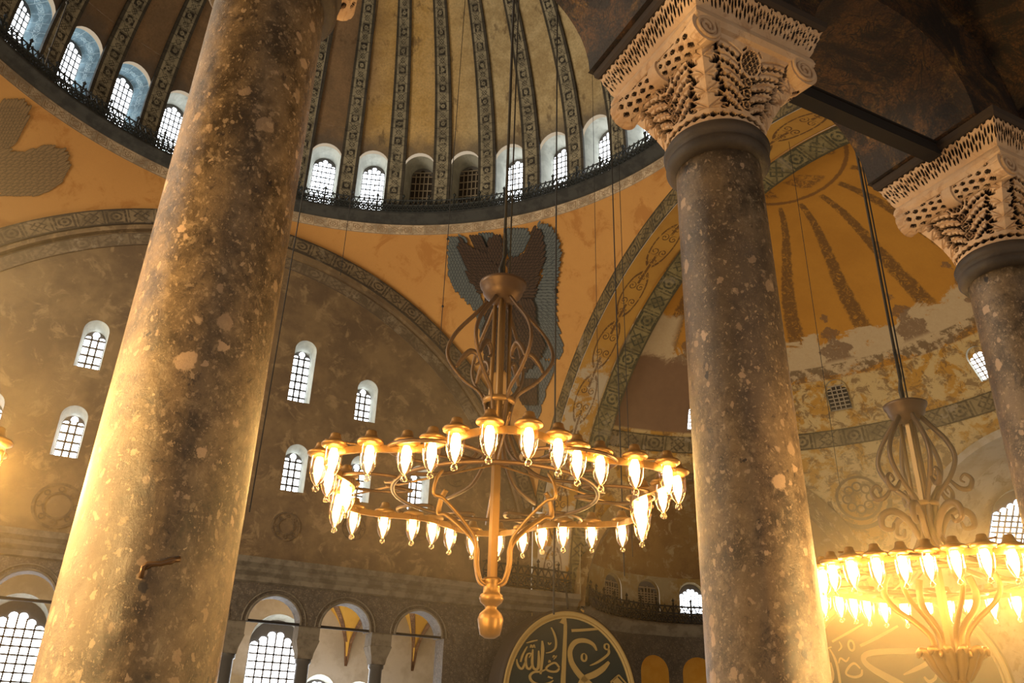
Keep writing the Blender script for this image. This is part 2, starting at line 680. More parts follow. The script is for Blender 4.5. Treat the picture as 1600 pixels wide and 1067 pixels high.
def window(org, R, U, N, w, hs, depth, lit=True, cols=5, rows=7, splay=.8, reveal=None, bars_mat=None, steps=None,
           pane=None, bar=.045, sill=0.0, label=None, lift=0.0):
    """arched window. org = centre of the sill on the wall, R right, U up, N pointing out of the room."""
    WN[0] += 1
    org, R, U, N = Vector(org), Vector(R).normalized(), Vector(U).normalized(), Vector(N).normalized()
    root = bpy.data.objects.new('window_%d' % WN[0], None)
    COL.objects.link(root)
    root.location = org
    root['kind'] = 'structure'
    if label:
        root['label'] = label
        root['category'] = 'window'

    def P(x, z, d):
        return R * x + U * (z + (lift * min(max(d / depth, 0), 1))) + N * d
    g = MB()
    n = 14
    o1 = arch_outline(w, hs, n)
    w2 = w * splay
    o2 = arch_outline(w2, hs * (.94 if splay < 1 else 1) - sill, n)
    o2 = [(x, z + sill) for x, z in o2]
    vs = [P(x, z, -.01) for x, z in o1] + [P(x, z, depth) for x, z in o2]
    L = [0]
    for i in range(1, len(o1)):
        L.append(L[-1] + math.hypot(o1[i][0] - o1[i - 1][0], o1[i][1] - o1[i - 1][1]))
    k = len(o1)
    for i in range(k):
        j = (i + 1) % k
        g.add([vs[i], vs[j], vs[k + j], vs[k + i]], [(0, 1, 2, 3)], [(L[i], 0), (L[j] if j else L[i], 0), (L[j] if j else L[i], 1), (L[i], 1)])
    g.build('window_reveal', reveal or M_reveal, root)
    # frame plate closing the tunnel
    h2 = hs * (.94 if splay < 1 else 1) - sill
    pl = MB()
    vs = [P(x, z, depth) for x, z in o2]
    pl.add(vs, [tuple(range(len(vs)))])
    pl.build('window_frame', M_frame, root)
    # panes: columns with round heads
    pm = MB()
    iw = w2 * .93
    cw = 2 * iw / cols
    for c in range(cols):
        x0 = -iw + c * cw
        xc = x0 + cw / 2
        mid = 1 - abs(c - (cols - 1) / 2) / (cols / 2)
        top = h2 + (steps if steps is not None else w2 * .62) * mid - cw * .35
        z0 = sill + .04
        pts = [(x0, z0), (x0 + cw, z0)] + [(xc + cw * .5 * math.cos(PI * i / 8), sill + top + cw * .5 * math.sin(PI * i / 8)) for i in range(9)]
        pm.add([P(x, z, depth - .02) for x, z in pts], [tuple(range(len(pts)))])
    pm.build('window_pane', (pane or M_pane) if lit else M_dglass, root)
    bm_ = MB()
    for c in range(1, cols):
        x = -iw + c * cw
        bm_.bar(P(x, sill, depth - .06), P(x, sill + h2 + w2 * .55 * (1 - abs(x) / iw) + .02, depth - .06), bar, bar, N)
    for r in range(0, rows + 1):
        z = sill + h2 * r / rows
        bm_.bar(P(-iw, z, depth - .06), P(iw, z, depth - .06), bar, bar, N)
    if not lit:
        z = sill + h2 + w2 * .45
        bm_.bar(P(-iw * .85, z, depth - .06), P(iw * .85, z, depth - .06), bar, bar, N)
    bm_.build('window_bars', bars_mat or M_frame, root)
    return root


def railing(name, pts, h, label, post=1.1, mat=None, closed=False, every=3):
    """ornate iron railing along a polyline at floor level"""
    t = thing(name, label, 'railing', pts[0])
    o0 = Vector(pts[0])
    P = [Vector(p) - o0 for p in pts]
    rails = MB()
    for z in (.06, h * .5, h * .82):
        rails.tube([p + Vector((0, 0, z)) for p in P], .045, 4, closed)
    rails.build('rail', mat or M_railing, t)
    seg = []
    for i in range(len(P) - 1):
        seg.append((P[i], P[i + 1]))
    orn, k = MB(), 0
    for a, b in seg:
        L = (b - a).length
        n = max(1, round(L / (h * .3)))
        d = (b - a) / n
        for i in range(n):
            p, q = a + d * i, a + d * (i + 1)
            z1, z2 = Vector((0, 0, .06)), Vector((0, 0, h * .5))
            z3 = Vector((0, 0, h * .82))
            orn.bar(p + z1, q + z2, .07, .05)
            orn.bar(p + z2, q + z1, .07, .05)
            orn.bar(p + z2, (p + q) / 2 + z3, .06, .04)
            orn.bar(q + z2, (p + q) / 2 + z3, .06, .04)
            c = (p + q) / 2 + (z1 + z2) / 2
            dn = d.normalized()
            orn.tube([c + dn * math.cos(w_) * h * .13 + Vector((0, 0, 1)) * math.sin(w_) * h * .13 for w_ in lin(0, 2 * PI, 9)[:-1]], .04, 4, True)
            k += 1
            if k % every == 0:
                pm = MB()
                pm.bar(p, p + Vector((0, 0, h)), .07, .07)
                pm.lathe([(0, 0), (.07, .05), (.09, .1), (.04, .16), (0, .24)], 6, p + Vector((0, 0, h)))
                pm.build('post', mat or M_railing, t)
            else:
                orn.lathe([(.0, 0), (.05, .03), (.03, .08), (0, .13)], 5, (p + q) / 2 + z3)
    orn.build('lattice', mat or M_railing, t)
    return t


# =================================================================== BIG STRUCTURE
R0 = 15.5
ZS = 8.243       # springing of the great arches
RA = 16.17
ZB = 25.30       # foot of the dome border

# floor of the near gallery (never in the picture; it closes the room from below)
fl = MB()
fl.add([(-16, -24, 0), (18, -24, 0), (18, -15.9, 0), (-16, -15.9, 0)], [(0, 1, 2, 3)], [(0, 0), (1, 0), (1, 1), (0, 1)])
struct(fl.build('floor', M_floor))

# ---- dome: vertical window zone, then the shell
ZD = 26.35       # top of the cornice
RD = 15.75


def dome_pt(az, t, dr=0.0):
    """t = metres along the profile above the cornice"""
    a = math.radians(az)
    zc = 1.2                       # centre of the curve above the cornice
    if t < zc:
        r, z = RD, t
    else:
        q = (t - zc) / RD
        r, z = RD * math.cos(q), zc + RD * math.sin(q)
        dr2 = dr
        return ((r - dr2 * math.cos(q)) * math.cos(a), (r - dr2 * math.cos(q)) * math.sin(a), ZD + z - dr2 * math.sin(q))
    return ((r - dr) * math.cos(a), (r - dr) * math.sin(a), ZD + z)


A0 = 79.81
wa = 3.05                      # half window width in degrees
DW = {}
dome = MB()
for k in range(-10, 30):
    az = A0 - 9 * k
    vis = -7 <= k <= 9
    if vis:
        wm = RD * math.radians(wa)
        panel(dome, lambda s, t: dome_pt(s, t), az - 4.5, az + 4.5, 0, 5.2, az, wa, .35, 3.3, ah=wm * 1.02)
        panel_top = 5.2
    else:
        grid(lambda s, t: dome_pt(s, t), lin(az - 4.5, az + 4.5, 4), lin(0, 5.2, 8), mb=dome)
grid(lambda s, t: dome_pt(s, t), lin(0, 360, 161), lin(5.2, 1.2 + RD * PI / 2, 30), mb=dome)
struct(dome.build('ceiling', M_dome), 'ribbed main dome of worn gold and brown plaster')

for k in range(-7, 10):
    az = A0 - 9 * k
    a = math.radians(az)
    Nn = Vector((math.cos(a), math.sin(a), 0))
    Rr = Vector((math.sin(a), -math.cos(a), 0))
    wm = RD * math.radians(wa)
    lit = k not in (2, 3)
    window(dome_pt(az, .35), Rr, (0, 0, 1), Nn, wm, 2.95, 1.05, lit=lit, cols=5, rows=8 if lit else 6, splay=.72,
           reveal=M_revealblue if k <= -4 else M_reveal, steps=.42, bar=.05,
           bars_mat=None if lit else M_lattice, sill=0, lift=.42,
           label='unlit lattice window at the foot of the dome' if not lit else 'bright arched window at the foot of the dome')

rib_group = 'painted ribs of the dome'
for k in range(-10, 16):
    az = A0 - 4.5 - 9 * k
    rb = MB()
    Tt = lin(0, 1.2 + RD * PI / 2 - 1.6, 40)

    def hw(t):
        return 1.75 - .0 * t
    lft = [(dome_pt(az + hw(t), t, .0), dome_pt(az + hw(t), t, .16), dome_pt(az - hw(t), t, .16), dome_pt(az - hw(t), t, .0)) for t in Tt]
    for i in range(len(Tt) - 1):
        A, B = lft[i], lft[i + 1]
        for (p, q, v0, v1) in ((0, 1, 0, .03), (1, 2, 0, 1), (2, 3, .97, 1)):
            rb.add([A[p], A[q], B[q], B[p]], [(0, 1, 2, 3)], [(Tt[i], v0), (Tt[i], v1), (Tt[i + 1], v1), (Tt[i + 1], v0)])
    o = struct(rb.build('trim_%d' % (k + 11), M_rib))
    o['group'] = rib_group

# dome border (painted ring), cornice and railing
full = lin(0, 360, 181)


def ringpt(r, z):
    return lambda s: (r * math.cos(math.radians(s)), r * math.sin(math.radians(s)), z)


mb = MB()
grid(lambda s, v: (R0 * math.cos(math.radians(s)), R0 * math.sin(math.radians(s)), ZB + .62 * v), full, [0, 1],
     uvf=lambda s, v: (math.radians(s) * R0, v), mb=mb)
struct(mb.build('trim_40', M_bandD))
mb = MB()
mb.lathe([(15.6, ZB + .60), (15.42, ZB + .60), (15.3, ZB + .7), (15.28, ZB + .8), (15.05, ZB + .92), (15.0, ZB + 1.03), (15.9, ZB + 1.05)], 180)
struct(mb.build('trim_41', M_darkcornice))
railing('dome_railing', [(15.1 * math.cos(math.radians(s)), 15.1 * math.sin(math.radians(s)), ZD) for s in lin(-35, 185, 111)], .95,
        'dark openwork iron railing ringing the foot of the dome', mat=M_railing, every=5)


# ---- pendentives
def arch_z(x):
    return ZS + math.sqrt(max(RA * RA - x * x, 0))


def pend(phi, t):
    """phi azimuth degrees, t 0 = ring, 1 = arch edge"""
    p = math.radians(phi)
    c, s = math.cos(p), math.sin(p)
    rb = R0 / max(abs(c), abs(s))
    x = rb * min(abs(c), abs(s))
    zb = arch_z(x)
    r = R0 + (rb - R0) * t
    z0, r2 = 9.43, 492.0
    zs = z0 + math.sqrt(max(r2 - r * r, 0))
    zsb = z0 + math.sqrt(max(r2 - rb * rb, 0))
    z = zs + t * (zb - zsb) + (1 - t) * (ZB - (z0 + math.sqrt(r2 - R0 * R0)))
    return (r * c, r * s, z)


PEND = {}
for nm, a, b in (('wall_pendentive_east', 0, 90), ('wall_pendentive_west', 90, 180), ('wall_pendentive_southeast', -90, 0)):
    mb = grid(pend, lin(a, b, 91), lin(0, 1, 24))
    PEND[nm] = struct(mb.build(nm, M_pend))
BV = BVHTree.FromPolygons([v.co for v in PEND['wall_pendentive_east'].data.vertices], [p.vertices for p in PEND['wall_pendentive_east'].data.polygons])
BVW = BVHTree.FromPolygons([v.co for v in PEND['wall_pendentive_west'].data.vertices], [p.vertices for p in PEND['wall_pendentive_west'].data.polygons])


# ---- tympanum wall (plane y = 15.5 + .25) with windows
def poly_wall(outer, holes, mp, uvf=None, mb=None):
    vs, es = [], []

    def loop(l):
        b = len(vs)
        vs.extend(Vector(p) for p in l)
        es.extend((b + i, b + (i + 1) % len(l)) for i in range(len(l)))
    loop(outer)
    for h in holes:
        loop(h)
    r = delaunay_2d_cdt(vs, es, [], 0, 1e-5)
    V, FF = r[0], r[2]

    def inside(p, l):
        c = False
        for i in range(len(l)):
            x1, y1 = l[i]
            x2, y2 = l[(i + 1) % len(l)]
            if (y1 > p[1]) != (y2 > p[1]) and p[0] < (x2 - x1) * (p[1] - y1) / (y2 - y1) + x1:
                c = not c
        return c
    fs = []
    for f in FF:
        c = sum((V[i] for i in f), Vector((0, 0))) / len(f)
        if inside(c, outer) and not any(inside(c, h) for h in holes):
            fs.append(tuple(f))
    mb = mb or MB()
    mb.add([mp(*v) for v in V], fs, [v[:] for v in V])
    return mb


YT = 15.5
tw = []          # (x, sill z, half width, springing height)
for x in (-8.5, -5.5, -2.5, .5, 3.55, 6.52, 9.38):
    tw.append((x, 11.85, .5, 1.65))
for x, z0, hs in ((-5.55, 15.68, 1.7), (-2.5, 16.0, 2.6), (.35, 16.0, 2.6), (3.25, 16.0, 2.6), (6.42, 15.68, 1.6)):
    tw.append((x, z0, .5, hs))
outer = [(-15.4, 8.5), (15.4, 8.5)] + [(RA * math.cos(q), ZS + RA * math.sin(q)) for q in lin(math.acos(15.4 / RA), PI - math.acos(15.4 / RA), 60)]
holes = [[(x + a, z0 + b) for a, b in arch_outline(w, hs)] for x, z0, w, hs in tw]
struct(poly_wall(outer, holes, lambda s, t: (s, YT, t)).build('wall_north', M_tymp), 'brown tympanum wall pierced by arched windows')
for i, (x, z0, w, hs) in enumerate(tw):
    window((x, YT, z0), (1, 0, 0), (0, 0, 1), (0, 1, 0), w, hs, .85, cols=3 if hs < 2 else 3, rows=4 if hs < 2 else 6, splay=.86, steps=.36,
           bar=.075, sill=.1, label='bright arched window in the brown tympanum wall')


def arcband(name, plane, r0, r1, depth, mat, a0, a1, off, n=90, cz=ZS):
    """raised painted arch band on a plane; plane 'y' or 'x'; off = coordinate of the plane face towards the room"""
    mb = MB()
    for i in range(n):
        q0, q1 = a0 + (a1 - a0) * i / n, a0 + (a1 - a0) * (i + 1) / n

        def P(r, q, d):
            if plane == 'y':
                return (r * math.cos(q), off + d, cz + r * math.sin(q))
            return (off + d, r * math.cos(q), cz + r * math.sin(q))
        rm = (r0 + r1) / 2
        U0, U1 = q0 * rm, q1 * rm
        mb.add([P(r0, q0, 0), P(r1, q0, 0), P(r1, q1, 0), P(r0, q1, 0)], [(0, 1, 2, 3)], [(U0, 0), (U0, 1), (U1, 1), (U1, 0)])
        mb.add([P(r0, q0, 0), P(r0, q1, 0), P(r0, q1, depth), P(r0, q0, depth)], [(0, 1, 2, 3)], [(.25, 0), (.25, 0), (.25, 0), (.25, 0)])
    return struct(mb.build(name, mat))


arcband('trim_42', 'y', 15.42, 16.2, .32, M_bandT, .29, PI - .29, YT - .34)
arcband('trim_43', 'y', 15.2, 15.42, .3, M_tymp, .25, PI - .25, YT - .26)
arcband('trim_44', 'y', 14.5, 15.1, .05, M_bandT2, .3, PI - .3, YT - .05)
# east great arch: face border, soffit with scrolls, inner border
arcband('trim_45', 'x', 15.25, 16.2, .01, M_bandE, .28, PI - .28, R0 - .02)


def soffit_mat():
    t = T('east_arch_soffit_ochre')
    u, v = t.uv()
    n = t.noise(.5, 5, .6)
    base = t.mix(t.step(n, .4, .6), (.43, .22, .04), (.5, .27, .05))
    # painted cartouches: paired spirals joined by a leaf-tipped frame
    sg = ((u / 2.9).fract() - .5) * 2.9
    w = ((v - .5) * 1.75).abs()

    def spiral(cx, cy, R_, p_, ph_):
        dx = sg.abs() - cx
        dy = w - cy
        d = (dx * dx + dy * dy).sqrt()
        th = t.math('ARCTAN2', dy, dx) / 6.2832
        q = ((d / p_ - th + ph_).fract() - .5).abs()
        return t.step(q, .24, .14) * t.step(d, R_, R_ - .03)
    el = ((sg / 1.28) * (sg / 1.28) + (w / .5) * (w / .5)).sqrt()
    m = spiral(.42, .22, .22, .15, .1).max(spiral(.95, .12, .14, .11, .4)).max(t.step((el - .98).abs(), .09, .05) * (w > .12))
    m = m.max(t.step((w - .03).abs(), .04, .02) * (sg.abs() > .6))
    m = m * t.step(t.noise(7, 5, .7), .36, .46)
    col = t.mix(m * .85, base, (.09, .04, .015))
    # fallen paint shows pale plaster low on the arch
    sp = t.n('ShaderNodeSeparateXYZ')
    t.link(t.pos(), sp.inputs[0])
    z = X(t, sp.outputs[2])
    wear = t.step(z + (t.noise(.7, 9, .75, off=77, dist=.8) - .5) * 6, 19.6, 18.6)
    gone = t.mix(m * .8, (.52, .43, .3), (.15, .08, .04))
    patch = t.step(t.noise(.9, 8, .7, off=99), .44, .5)
    col = t.mix(wear * patch, col, gone)
    return t.done(col, .85)


XI = 17.25
mb = MB()
qs = lin(.035, PI - .035, 125)
grid(lambda q, v: (R0 + (XI - R0) * v, 15.25 * math.cos(q), ZS + 15.25 * math.sin(q)), qs, lin(0, 1, 4), uvf=lambda q, v: (q * 15.25, v), mb=mb)
struct(mb.build('trim_46', soffit_mat()))
mb = MB()
grid(lambda q, v: (XI + .95 * v, (15.2 - .3 * v) * math.cos(q), ZS + (15.2 - .3 * v) * math.sin(q)), qs, lin(0, 1, 3), uvf=lambda q, v: (q * 15.2, v), mb=mb)
struct(mb.build('trim_47', M_bandE2))

# ---- semi-dome
SCX = 17.2
SR = 15.2


def semi_mat():
    t = T('semi_dome_painting')
    u, v = t.uv()      # azimuth deg, elevation deg
    n = t.noise(.4, 6, .65)
    org = t.mix(t.step(n, .35, .65), (.46, .205, .018), (.53, .245, .025))
    f = t.noise(9, 5, .8)
    wob = (t.noise(5, 4, .7, off=3) - .5)
    # ribs of foliage
    k = ((v - 55) / 24).max(0)
    uu = u + 14.5 * t.math('POWER', k, 2.2)
    ru = ((uu - .5) / 18.8 + .5).fract() - .5
    line0 = v - 80.1 - u * .072
    ribw = t.step((ru * 18.8).abs() + wob * 2.4, 2.7, 1.8)
    up_ = t.step(v, 48, 53) * t.step(line0, -.8, -1.4)
    leaf = t.noise(4.2, 6, .8, dist=1.2, off=15)
    col = t.mix(ribw * up_ * t.step(leaf, .36, .5) * .85, org, (.10, .048, .012))
    line = t.step((line0 + wob * .6).abs(), .45, .2)
    col = t.mix(line * .8, col, (.14, .06, .015))
    crown = t.step((line0 - 3.6).abs(), 2.4, 1.6) * t.step(((u / 50).fract() - .5).abs(), .26, .2)
    col = t.mix(crown * t.step(leaf, .42, .55) * .8, col, (.13, .06, .018))
    # eroded plaster zone
    er = t.noise(.55, 10, .74, vec=t.stretch(1, 1, 1.8), off=61, dist=.8)
    zone = t.step((v + (er - .5) * 14 - 47.4).abs(), 4.2, 3.4)
    pale = t.mix(t.noise(3, 6, .7), (.60, .47, .29), (.50, .37, .21))
    zonew = zone * t.step(t.noise(1.4, 9, .75, off=5, dist=.5), .36, .42)
    col = t.mix(zonew, col, pale)
    streak = t.step(u, 73, 76) * t.step((v + (er - .5) * 6 - 52).abs(), 6, 5)
    col = t.mix(streak * t.step(er, .36, .42), col, pale)
    ring2 = t.step((v - 44.6).abs(), 1.5, 1.2) * t.step(t.noise(2.2, 7, .75, off=88), .46, .54)
    col = t.mix(ring2 * .85, col, (.13, .085, .04))
    tree = ((u - 28.5) / 20.5 + .5).fract() - .5
    tr = t.step((tree * 20.5).abs() + (v - 47) * .5 + ((v * 1.9).sin()) * 1.1 + wob * 4.5, 4.4, 3.8) * t.step(v, 46, 47)
    col = t.mix(tr * t.step(leaf, .34, .46) * .8, col, (.15, .085, .045))
    # zone of the windows and below: yellow plaster, pale patches
    low = t.step(v, 43.4, 43.0)
    lp = t.mix(t.step(t.noise(.8, 9, .72, off=7, dist=.4), .45, .52), (.50, .26, .035), (.60, .44, .2))
    col = t.mix(low, col, lp)
    fr = t.step(t.noise(1.8, 9, .78, off=28, dist=.6), .5, .57)
    col = t.mix(fr * t.step(v, 46, 43) * .75, col, (.15, .08, .03))
    # bare dark brick area at the left
    bare = t.step(u + (er - .5) * 10, 58, 62) * t.step(v + (er - .5) * 9, 49.5, 48) * t.step(v, 34.0, 34.6)
    bare = bare * t.step(u + (er - .5) * 3, 86.0, 84.5)
    bc = t.mix(t.noise(2, 7, .7), (.24, .14, .075), (.15, .085, .05))
    col = t.mix(bare, col, bc)
    # painted vertical frame at the far left
    fl_ = t.step((u - 88).abs(), 1.9, 1.6) * t.step(v, 50, 49)
    col = t.mix(fl_ * t.step(t.noise(3, 7, .8, off=12), .44, .52), col, (.1, .065, .03))
    col = t.mix(f * .35, col, (.2, .1, .03))
    return t.done(col, .85, bump=f, bstr=.2)


def semi(az, el, r=SR):
    a, e = math.radians(az), math.radians(el)
    return Vector((SCX + r * math.cos(e) * math.cos(a), r * math.cos(e) * math.sin(a), ZS + r * math.sin(e)))


XAZ, XD, XR = 60.0, 13.5, 7.0          # exedra: axis azimuth, centre distance, radius
AR = 6.55                                # apse radius
ZX = 8.3


def semi_skip(az, el):
    p = semi(az, el)
    for s in (1, -1):
        ax = Vector((math.cos(math.radians(XAZ)), s * math.sin(math.radians(XAZ)), 0))
        d = Vector((p.x - SCX, p.y, p.z - ZX))
        if d.dot(ax) > 0 and (d - ax * d.dot(ax)).length < XR:
            return True
    return math.hypot(p.y, p.z - 8.45) < AR and p.x > SCX


mb = grid(lambda a, e: semi(a, e), lin(-90, 90, 181), lin(0, 90, 91), skip=semi_skip)
struct(mb.build('wall_semi_dome', semi_mat()), 'orange painted semi-dome with foliage ribs and fallen plaster')
# ring border on the semi-dome
mb = MB()
grid(lambda a, e: semi(a, e, SR - .06), lin(-88, 88, 120), lin(30.4, 33.6, 3), uvf=lambda a, e: (math.radians(a) * 13, (e - 30.4) / 3.2), mb=mb)
struct(mb.build('trim_48', M_bandR))


def tint_band(n_, c):
    return plaster(n_, c, tuple(x * .7 for x in c), scale=1, fine=6)


M_rim = plaster('conch_rim_paint', (.27, .17, .06), (.2, .12, .05), (.5, .38, .2), scale=1, fine=6)
M_conch = plaster('exedra_conch_plaster', (.36, .22, .08), (.27, .155, .06), (.50, .39, .22), scale=.5, fine=5)
M_apse = plaster('apse_conch_plaster', (.46, .38, .28), (.60, .55, .47), (.30, .22, .13), scale=.7, fine=5)
M_lowx = plaster('exedra_wall_plaster', (.42, .34, .2), (.38, .25, .08), (.5, .42, .28), scale=.6, fine=5)


def hemi_conch(cx, cy, az, r, zc, mat, name, zlow, nwin=None, barrel=0.0, lowmat=None):
    """half dome over a half cylinder, opening towards the room"""
    a0 = math.radians(az)
    ax = Vector((math.cos(a0), math.sin(a0), 0))
    sd = Vector((-math.sin(a0), math.cos(a0), 0))
    C0 = Vector((cx, cy, zc)) + ax * barrel

    def P(th, e):
        return C0 + (ax * math.cos(th) + sd * math.sin(th)) * (r * math.cos(e)) + Vector((0, 0, r * math.sin(e)))
    m = MB()
    grid(P, lin(-PI / 2, PI / 2, 61), lin(.0, PI / 2, 30), mb=m)
    if barrel:
        grid(lambda v, e: Vector((cx, cy, zc)) + ax * barrel * v + sd * r * math.cos(e) + Vector((0, 0, r * math.sin(e))),
             lin(-.15, 1, 6), lin(0, PI, 40), mb=m)
    return struct(m.build(name, mat)), C0


# conch of the far exedra and the apse
ex = (SCX + XD * math.cos(math.radians(XAZ)), XD * math.sin(math.radians(XAZ)))
ZC2 = 11.4     # the exedra half dome springs above its window zone
hemi_conch(ex[0], ex[1], XAZ, XR, 11.0, M_conch, 'wall_exedra_conch', 8.5)
mb = MB()


def cyl_pt(th, z, r=XR):
    a = math.radians(XAZ) + th
    return Vector((ex[0] + r * math.cos(a), ex[1] + r * math.sin(a), z))


# window zone of the exedra with real openings
xwin = []
for px, py in ((957, 893), (1012, 898), (1078, 897)):
    h = hitcyl(px, py, ex[0], ex[1], XR)
    xwin.append((math.atan2(h.y - ex[1], h.x - ex[0]) - math.radians(XAZ), h.z))
ths = sorted(xwin, key=lambda q: q[0])
edges = [-PI / 2] + [(ths[i][0] + ths[i + 1][0]) / 2 for i in range(len(ths) - 1)] + [PI / 2 + .12]
prev = -PI / 2
hwn = .95 / XR
for i, (th, z) in enumerate(ths):
    a, b = edges[i], edges[i + 1]
    if i == 0:
        grid(lambda s, t: cyl_pt(s, t), lin(a, th - .24, 16), lin(8.5, 11.05, 4), mb=mb)
        a = th - .24
    if i == len(ths) - 1:
        grid(lambda s, t: cyl_pt(s, t), lin(min(th + .2, b - .05), b, 8), lin(8.5, 11.05, 4), mb=mb)
        b = min(th + .2, b - .05)
    panel(mb, lambda s, t: cyl_pt(s, t), a, b, 8.5, 11.05, th, hwn * .72, 9.1, 10.2, ah=.68)
struct(mb.build('wall_exedra', M_lowx))
for i, (th, z) in enumerate(ths):
    a = math.radians(XAZ) + th
    lit = xwin[2][0] == th
    window(cyl_pt(th, 9.1), (math.sin(a), -math.cos(a), 0), (0, 0, 1), (math.cos(a), math.sin(a), 0), .68, 1.1, .18, lit=lit, cols=6, rows=8,
           splay=.97, steps=.4, bar=.05 if not lit else .03, bars_mat=M_lattice if not lit else None, reveal=M_lowx,
           label='bright arched window above the curved gallery railing' if lit else 'blocked lattice window above the curved gallery railing')
# below: cornice, arcaded wall, orange vault behind
mb = MB()
mb.lathe([(XR + .1, -.55), (XR - .15, -.5), (XR - .25, -.2), (XR - .5, -.05), (XR - .5, .12), (XR + .2, .12)], 60, (ex[0], ex[1], 8.42),
         math.radians(XAZ) - PI / 2, math.radians(XAZ) + PI / 2)
struct(mb.build('trim_49', M_cornice))
mb = MB()
bays = []
for px in (1022, 1090):
    h = hitcyl(px, 1035, ex[0], ex[1], XR)
    bays.append(math.atan2(h.y - ex[1], h.x - ex[0]) - math.radians(XAZ))
st = abs(bays[0] - bays[1])
b0 = min(bays)
ths2 = [b0 - st * 2, b0 - st, b0, b0 + st]
lo_ = ths2[0] - st / 2
grid(lambda s, t: cyl_pt(s, t), lin(-PI / 2, lo_, 10), lin(0, 8.3, 4), mb=mb)
for th in ths2:
    panel(mb, lambda s, t: cyl_pt(s, t), th - st / 2, th + st / 2, 0, 8.0, th, st * .34, 0, 6.05, ah=st * .34 * XR)
grid(lambda s, t: cyl_pt(s, t), lin(ths2[-1] + st / 2, PI / 2 + .1, 10), lin(0, 8.3, 4), mb=mb)
struct(mb.build('wall_exedra_arcade', M_stonewall))
mb = MB()
grid(lambda s, t: cyl_pt(s, t, XR + 3.5), lin(-1.2, 1.15, 30), lin(3, 9.5, 4), mb=mb)
grid(lambda s, r: cyl_pt(s, 9.5 - (r - 3.5) ** 2 * .12, XR + r), lin(-1.2, 1.15, 30), lin(0.1, 3.5, 8), mb=mb)
struct(mb.build('wall_exedra_aisle', M_orange))

# apse
APX = SCX + 13.6
ap, apC = hemi_conch(APX, 0, 0, AR, 8.45, M_apse, 'wall_apse', 0, barrel=3.0)
mb = MB()
grid(lambda th, z: (APX + 3 + AR * math.cos(th), AR * math.sin(th), z), lin(-PI / 2, PI / 2, 50), lin(0, 8.5, 4), mb=mb)
for s in (1, -1):
    grid(lambda v, z: (APX + 3 * v, s * AR, z), lin(-.1, 1, 3), lin(0, 8.5, 4), mb=mb)
struct(mb.build('wall_apse_lower', M_apse))
# great window low in the apse conch
ac = Vector((APX + 3, 0, 8.45))
d = ray(1583, 868)
o = CAM - ac
b = o.dot(d)
hw1 = CAM + d * (-b + math.sqrt(b * b - (o.dot(o) - (AR - .5) ** 2)))
nrm = (hw1 + Vector((0, 0, 1.3)) - ac).normalized()
R_ = Vector((nrm.y, -nrm.x, 0)).normalized()
U_ = R_.cross(nrm)
if U_.z < 0:
    U_ = -U_
window(hw1, R_, U_, nrm, 1.35, 2.1, .1, lit=True, cols=8, rows=7, splay=.98, steps=.9, bar=.075, bars_mat=M_lattice, pane=M_pane,
       label='large bright lattice window in the apse at the right')
# rims covering the junctions
mb = MB()
ax = Vector((math.cos(math.radians(XAZ)), math.sin(math.radians(XAZ)), 0))
sd = Vector((-math.sin(math.radians(XAZ)), math.cos(math.radians(XAZ)), 0))


def rim(mb, c, ax, sd, r, w, d, n=60, zfoot=None):
    pts = []
    for q in lin(0, PI, n):
        pts.append((sd * math.cos(q) + Vector((0, 0, 1)) * math.sin(q)))
    for i in range(n - 1):
        A, B = pts[i], pts[i + 1]
        a0, a1 = c + A * r, c + B * r
        b0_, b1 = c + A * (r + w), c + B * (r + w)
        e0, e1 = -ax * d * 0 + Vector((0, 0, 0)), Vector((0, 0, 0))
        back = ax * d
        u0, u1 = i / n * PI * r, (i + 1) / n * PI * r
        mb.add([a0, b0_, b1, a1], [(0, 1, 2, 3)], [(u0, 0), (u0, 1), (u1, 1), (u1, 0)])
        mb.add([a0, a1, a1 + back, a0 + back], [(0, 1, 2, 3)], [(u0, 0), (u1, 0), (u1, .1), (u0, .1)])
        mb.add([b0_, b1, b1 + back, b0_ + back], [(0, 1, 2, 3)], [(u0, 1), (u1, 1), (u1, .9), (u0, .9)])


rim(mb, Vector((ex[0], ex[1], ZX)) - ax * .35, ax, sd, XR - .25, .55, 1.6)
struct(mb.build('trim_50', M_rim))
mb = MB()
rim(mb, Vector((APX - .45, 0, 8.45)), Vector((1, 0, 0)), Vector((0, 1, 0)), AR - .25, .35, 1.8)
struct(mb.build('trim_51', plaster('apse_arch_plaster', (.5, .44, .36), (.4, .32, .22), scale=1, fine=6)))

# semi-dome windows
for px, py, lit in ((1315, 640, False), (1089, 672, True), (1550, 590, True)):
    d = ray(px, py)
    o = CAM - Vector((SCX, 0, ZS))
    b = o.dot(d)
    h = CAM + d * (-b + math.sqrt(b * b - (o.dot(o) - (SR - .15) ** 2)))
    rad = (h - Vector((SCX, 0, ZS))).normalized()
    R_ = Vector((rad.y, -rad.x, 0)).normalized()
    U_ = R_.cross(rad) if R_.cross(rad).z > 0 else -R_.cross(rad)
    window(h, R_, U_, rad, .5, 1.05, .12, lit=lit, cols=4, rows=5, splay=.97, steps=.25, bar=.05, bars_mat=M_lattice,
           label='small blocked lattice window in the orange semi-dome' if not lit else 'bright semi-dome window mostly hidden by a column')

# painted medallion in the spandrel between exedra and apse
mb = MB()


def on_semi(px, py, r=SR - .05):
    d = ray(px, py)
    o = CAM - Vector((SCX, 0, ZS))
    b = o.dot(d)
    return CAM + d * (-b + math.sqrt(b * b - (o.dot(o) - r * r)))


c_ = on_semi(1342, 778, SR - .08)
nr = (c_ - Vector((SCX, 0, ZS))).normalized()
e1 = Vector((nr.y, -nr.x, 0)).normalized()
e2 = nr.cross(e1)


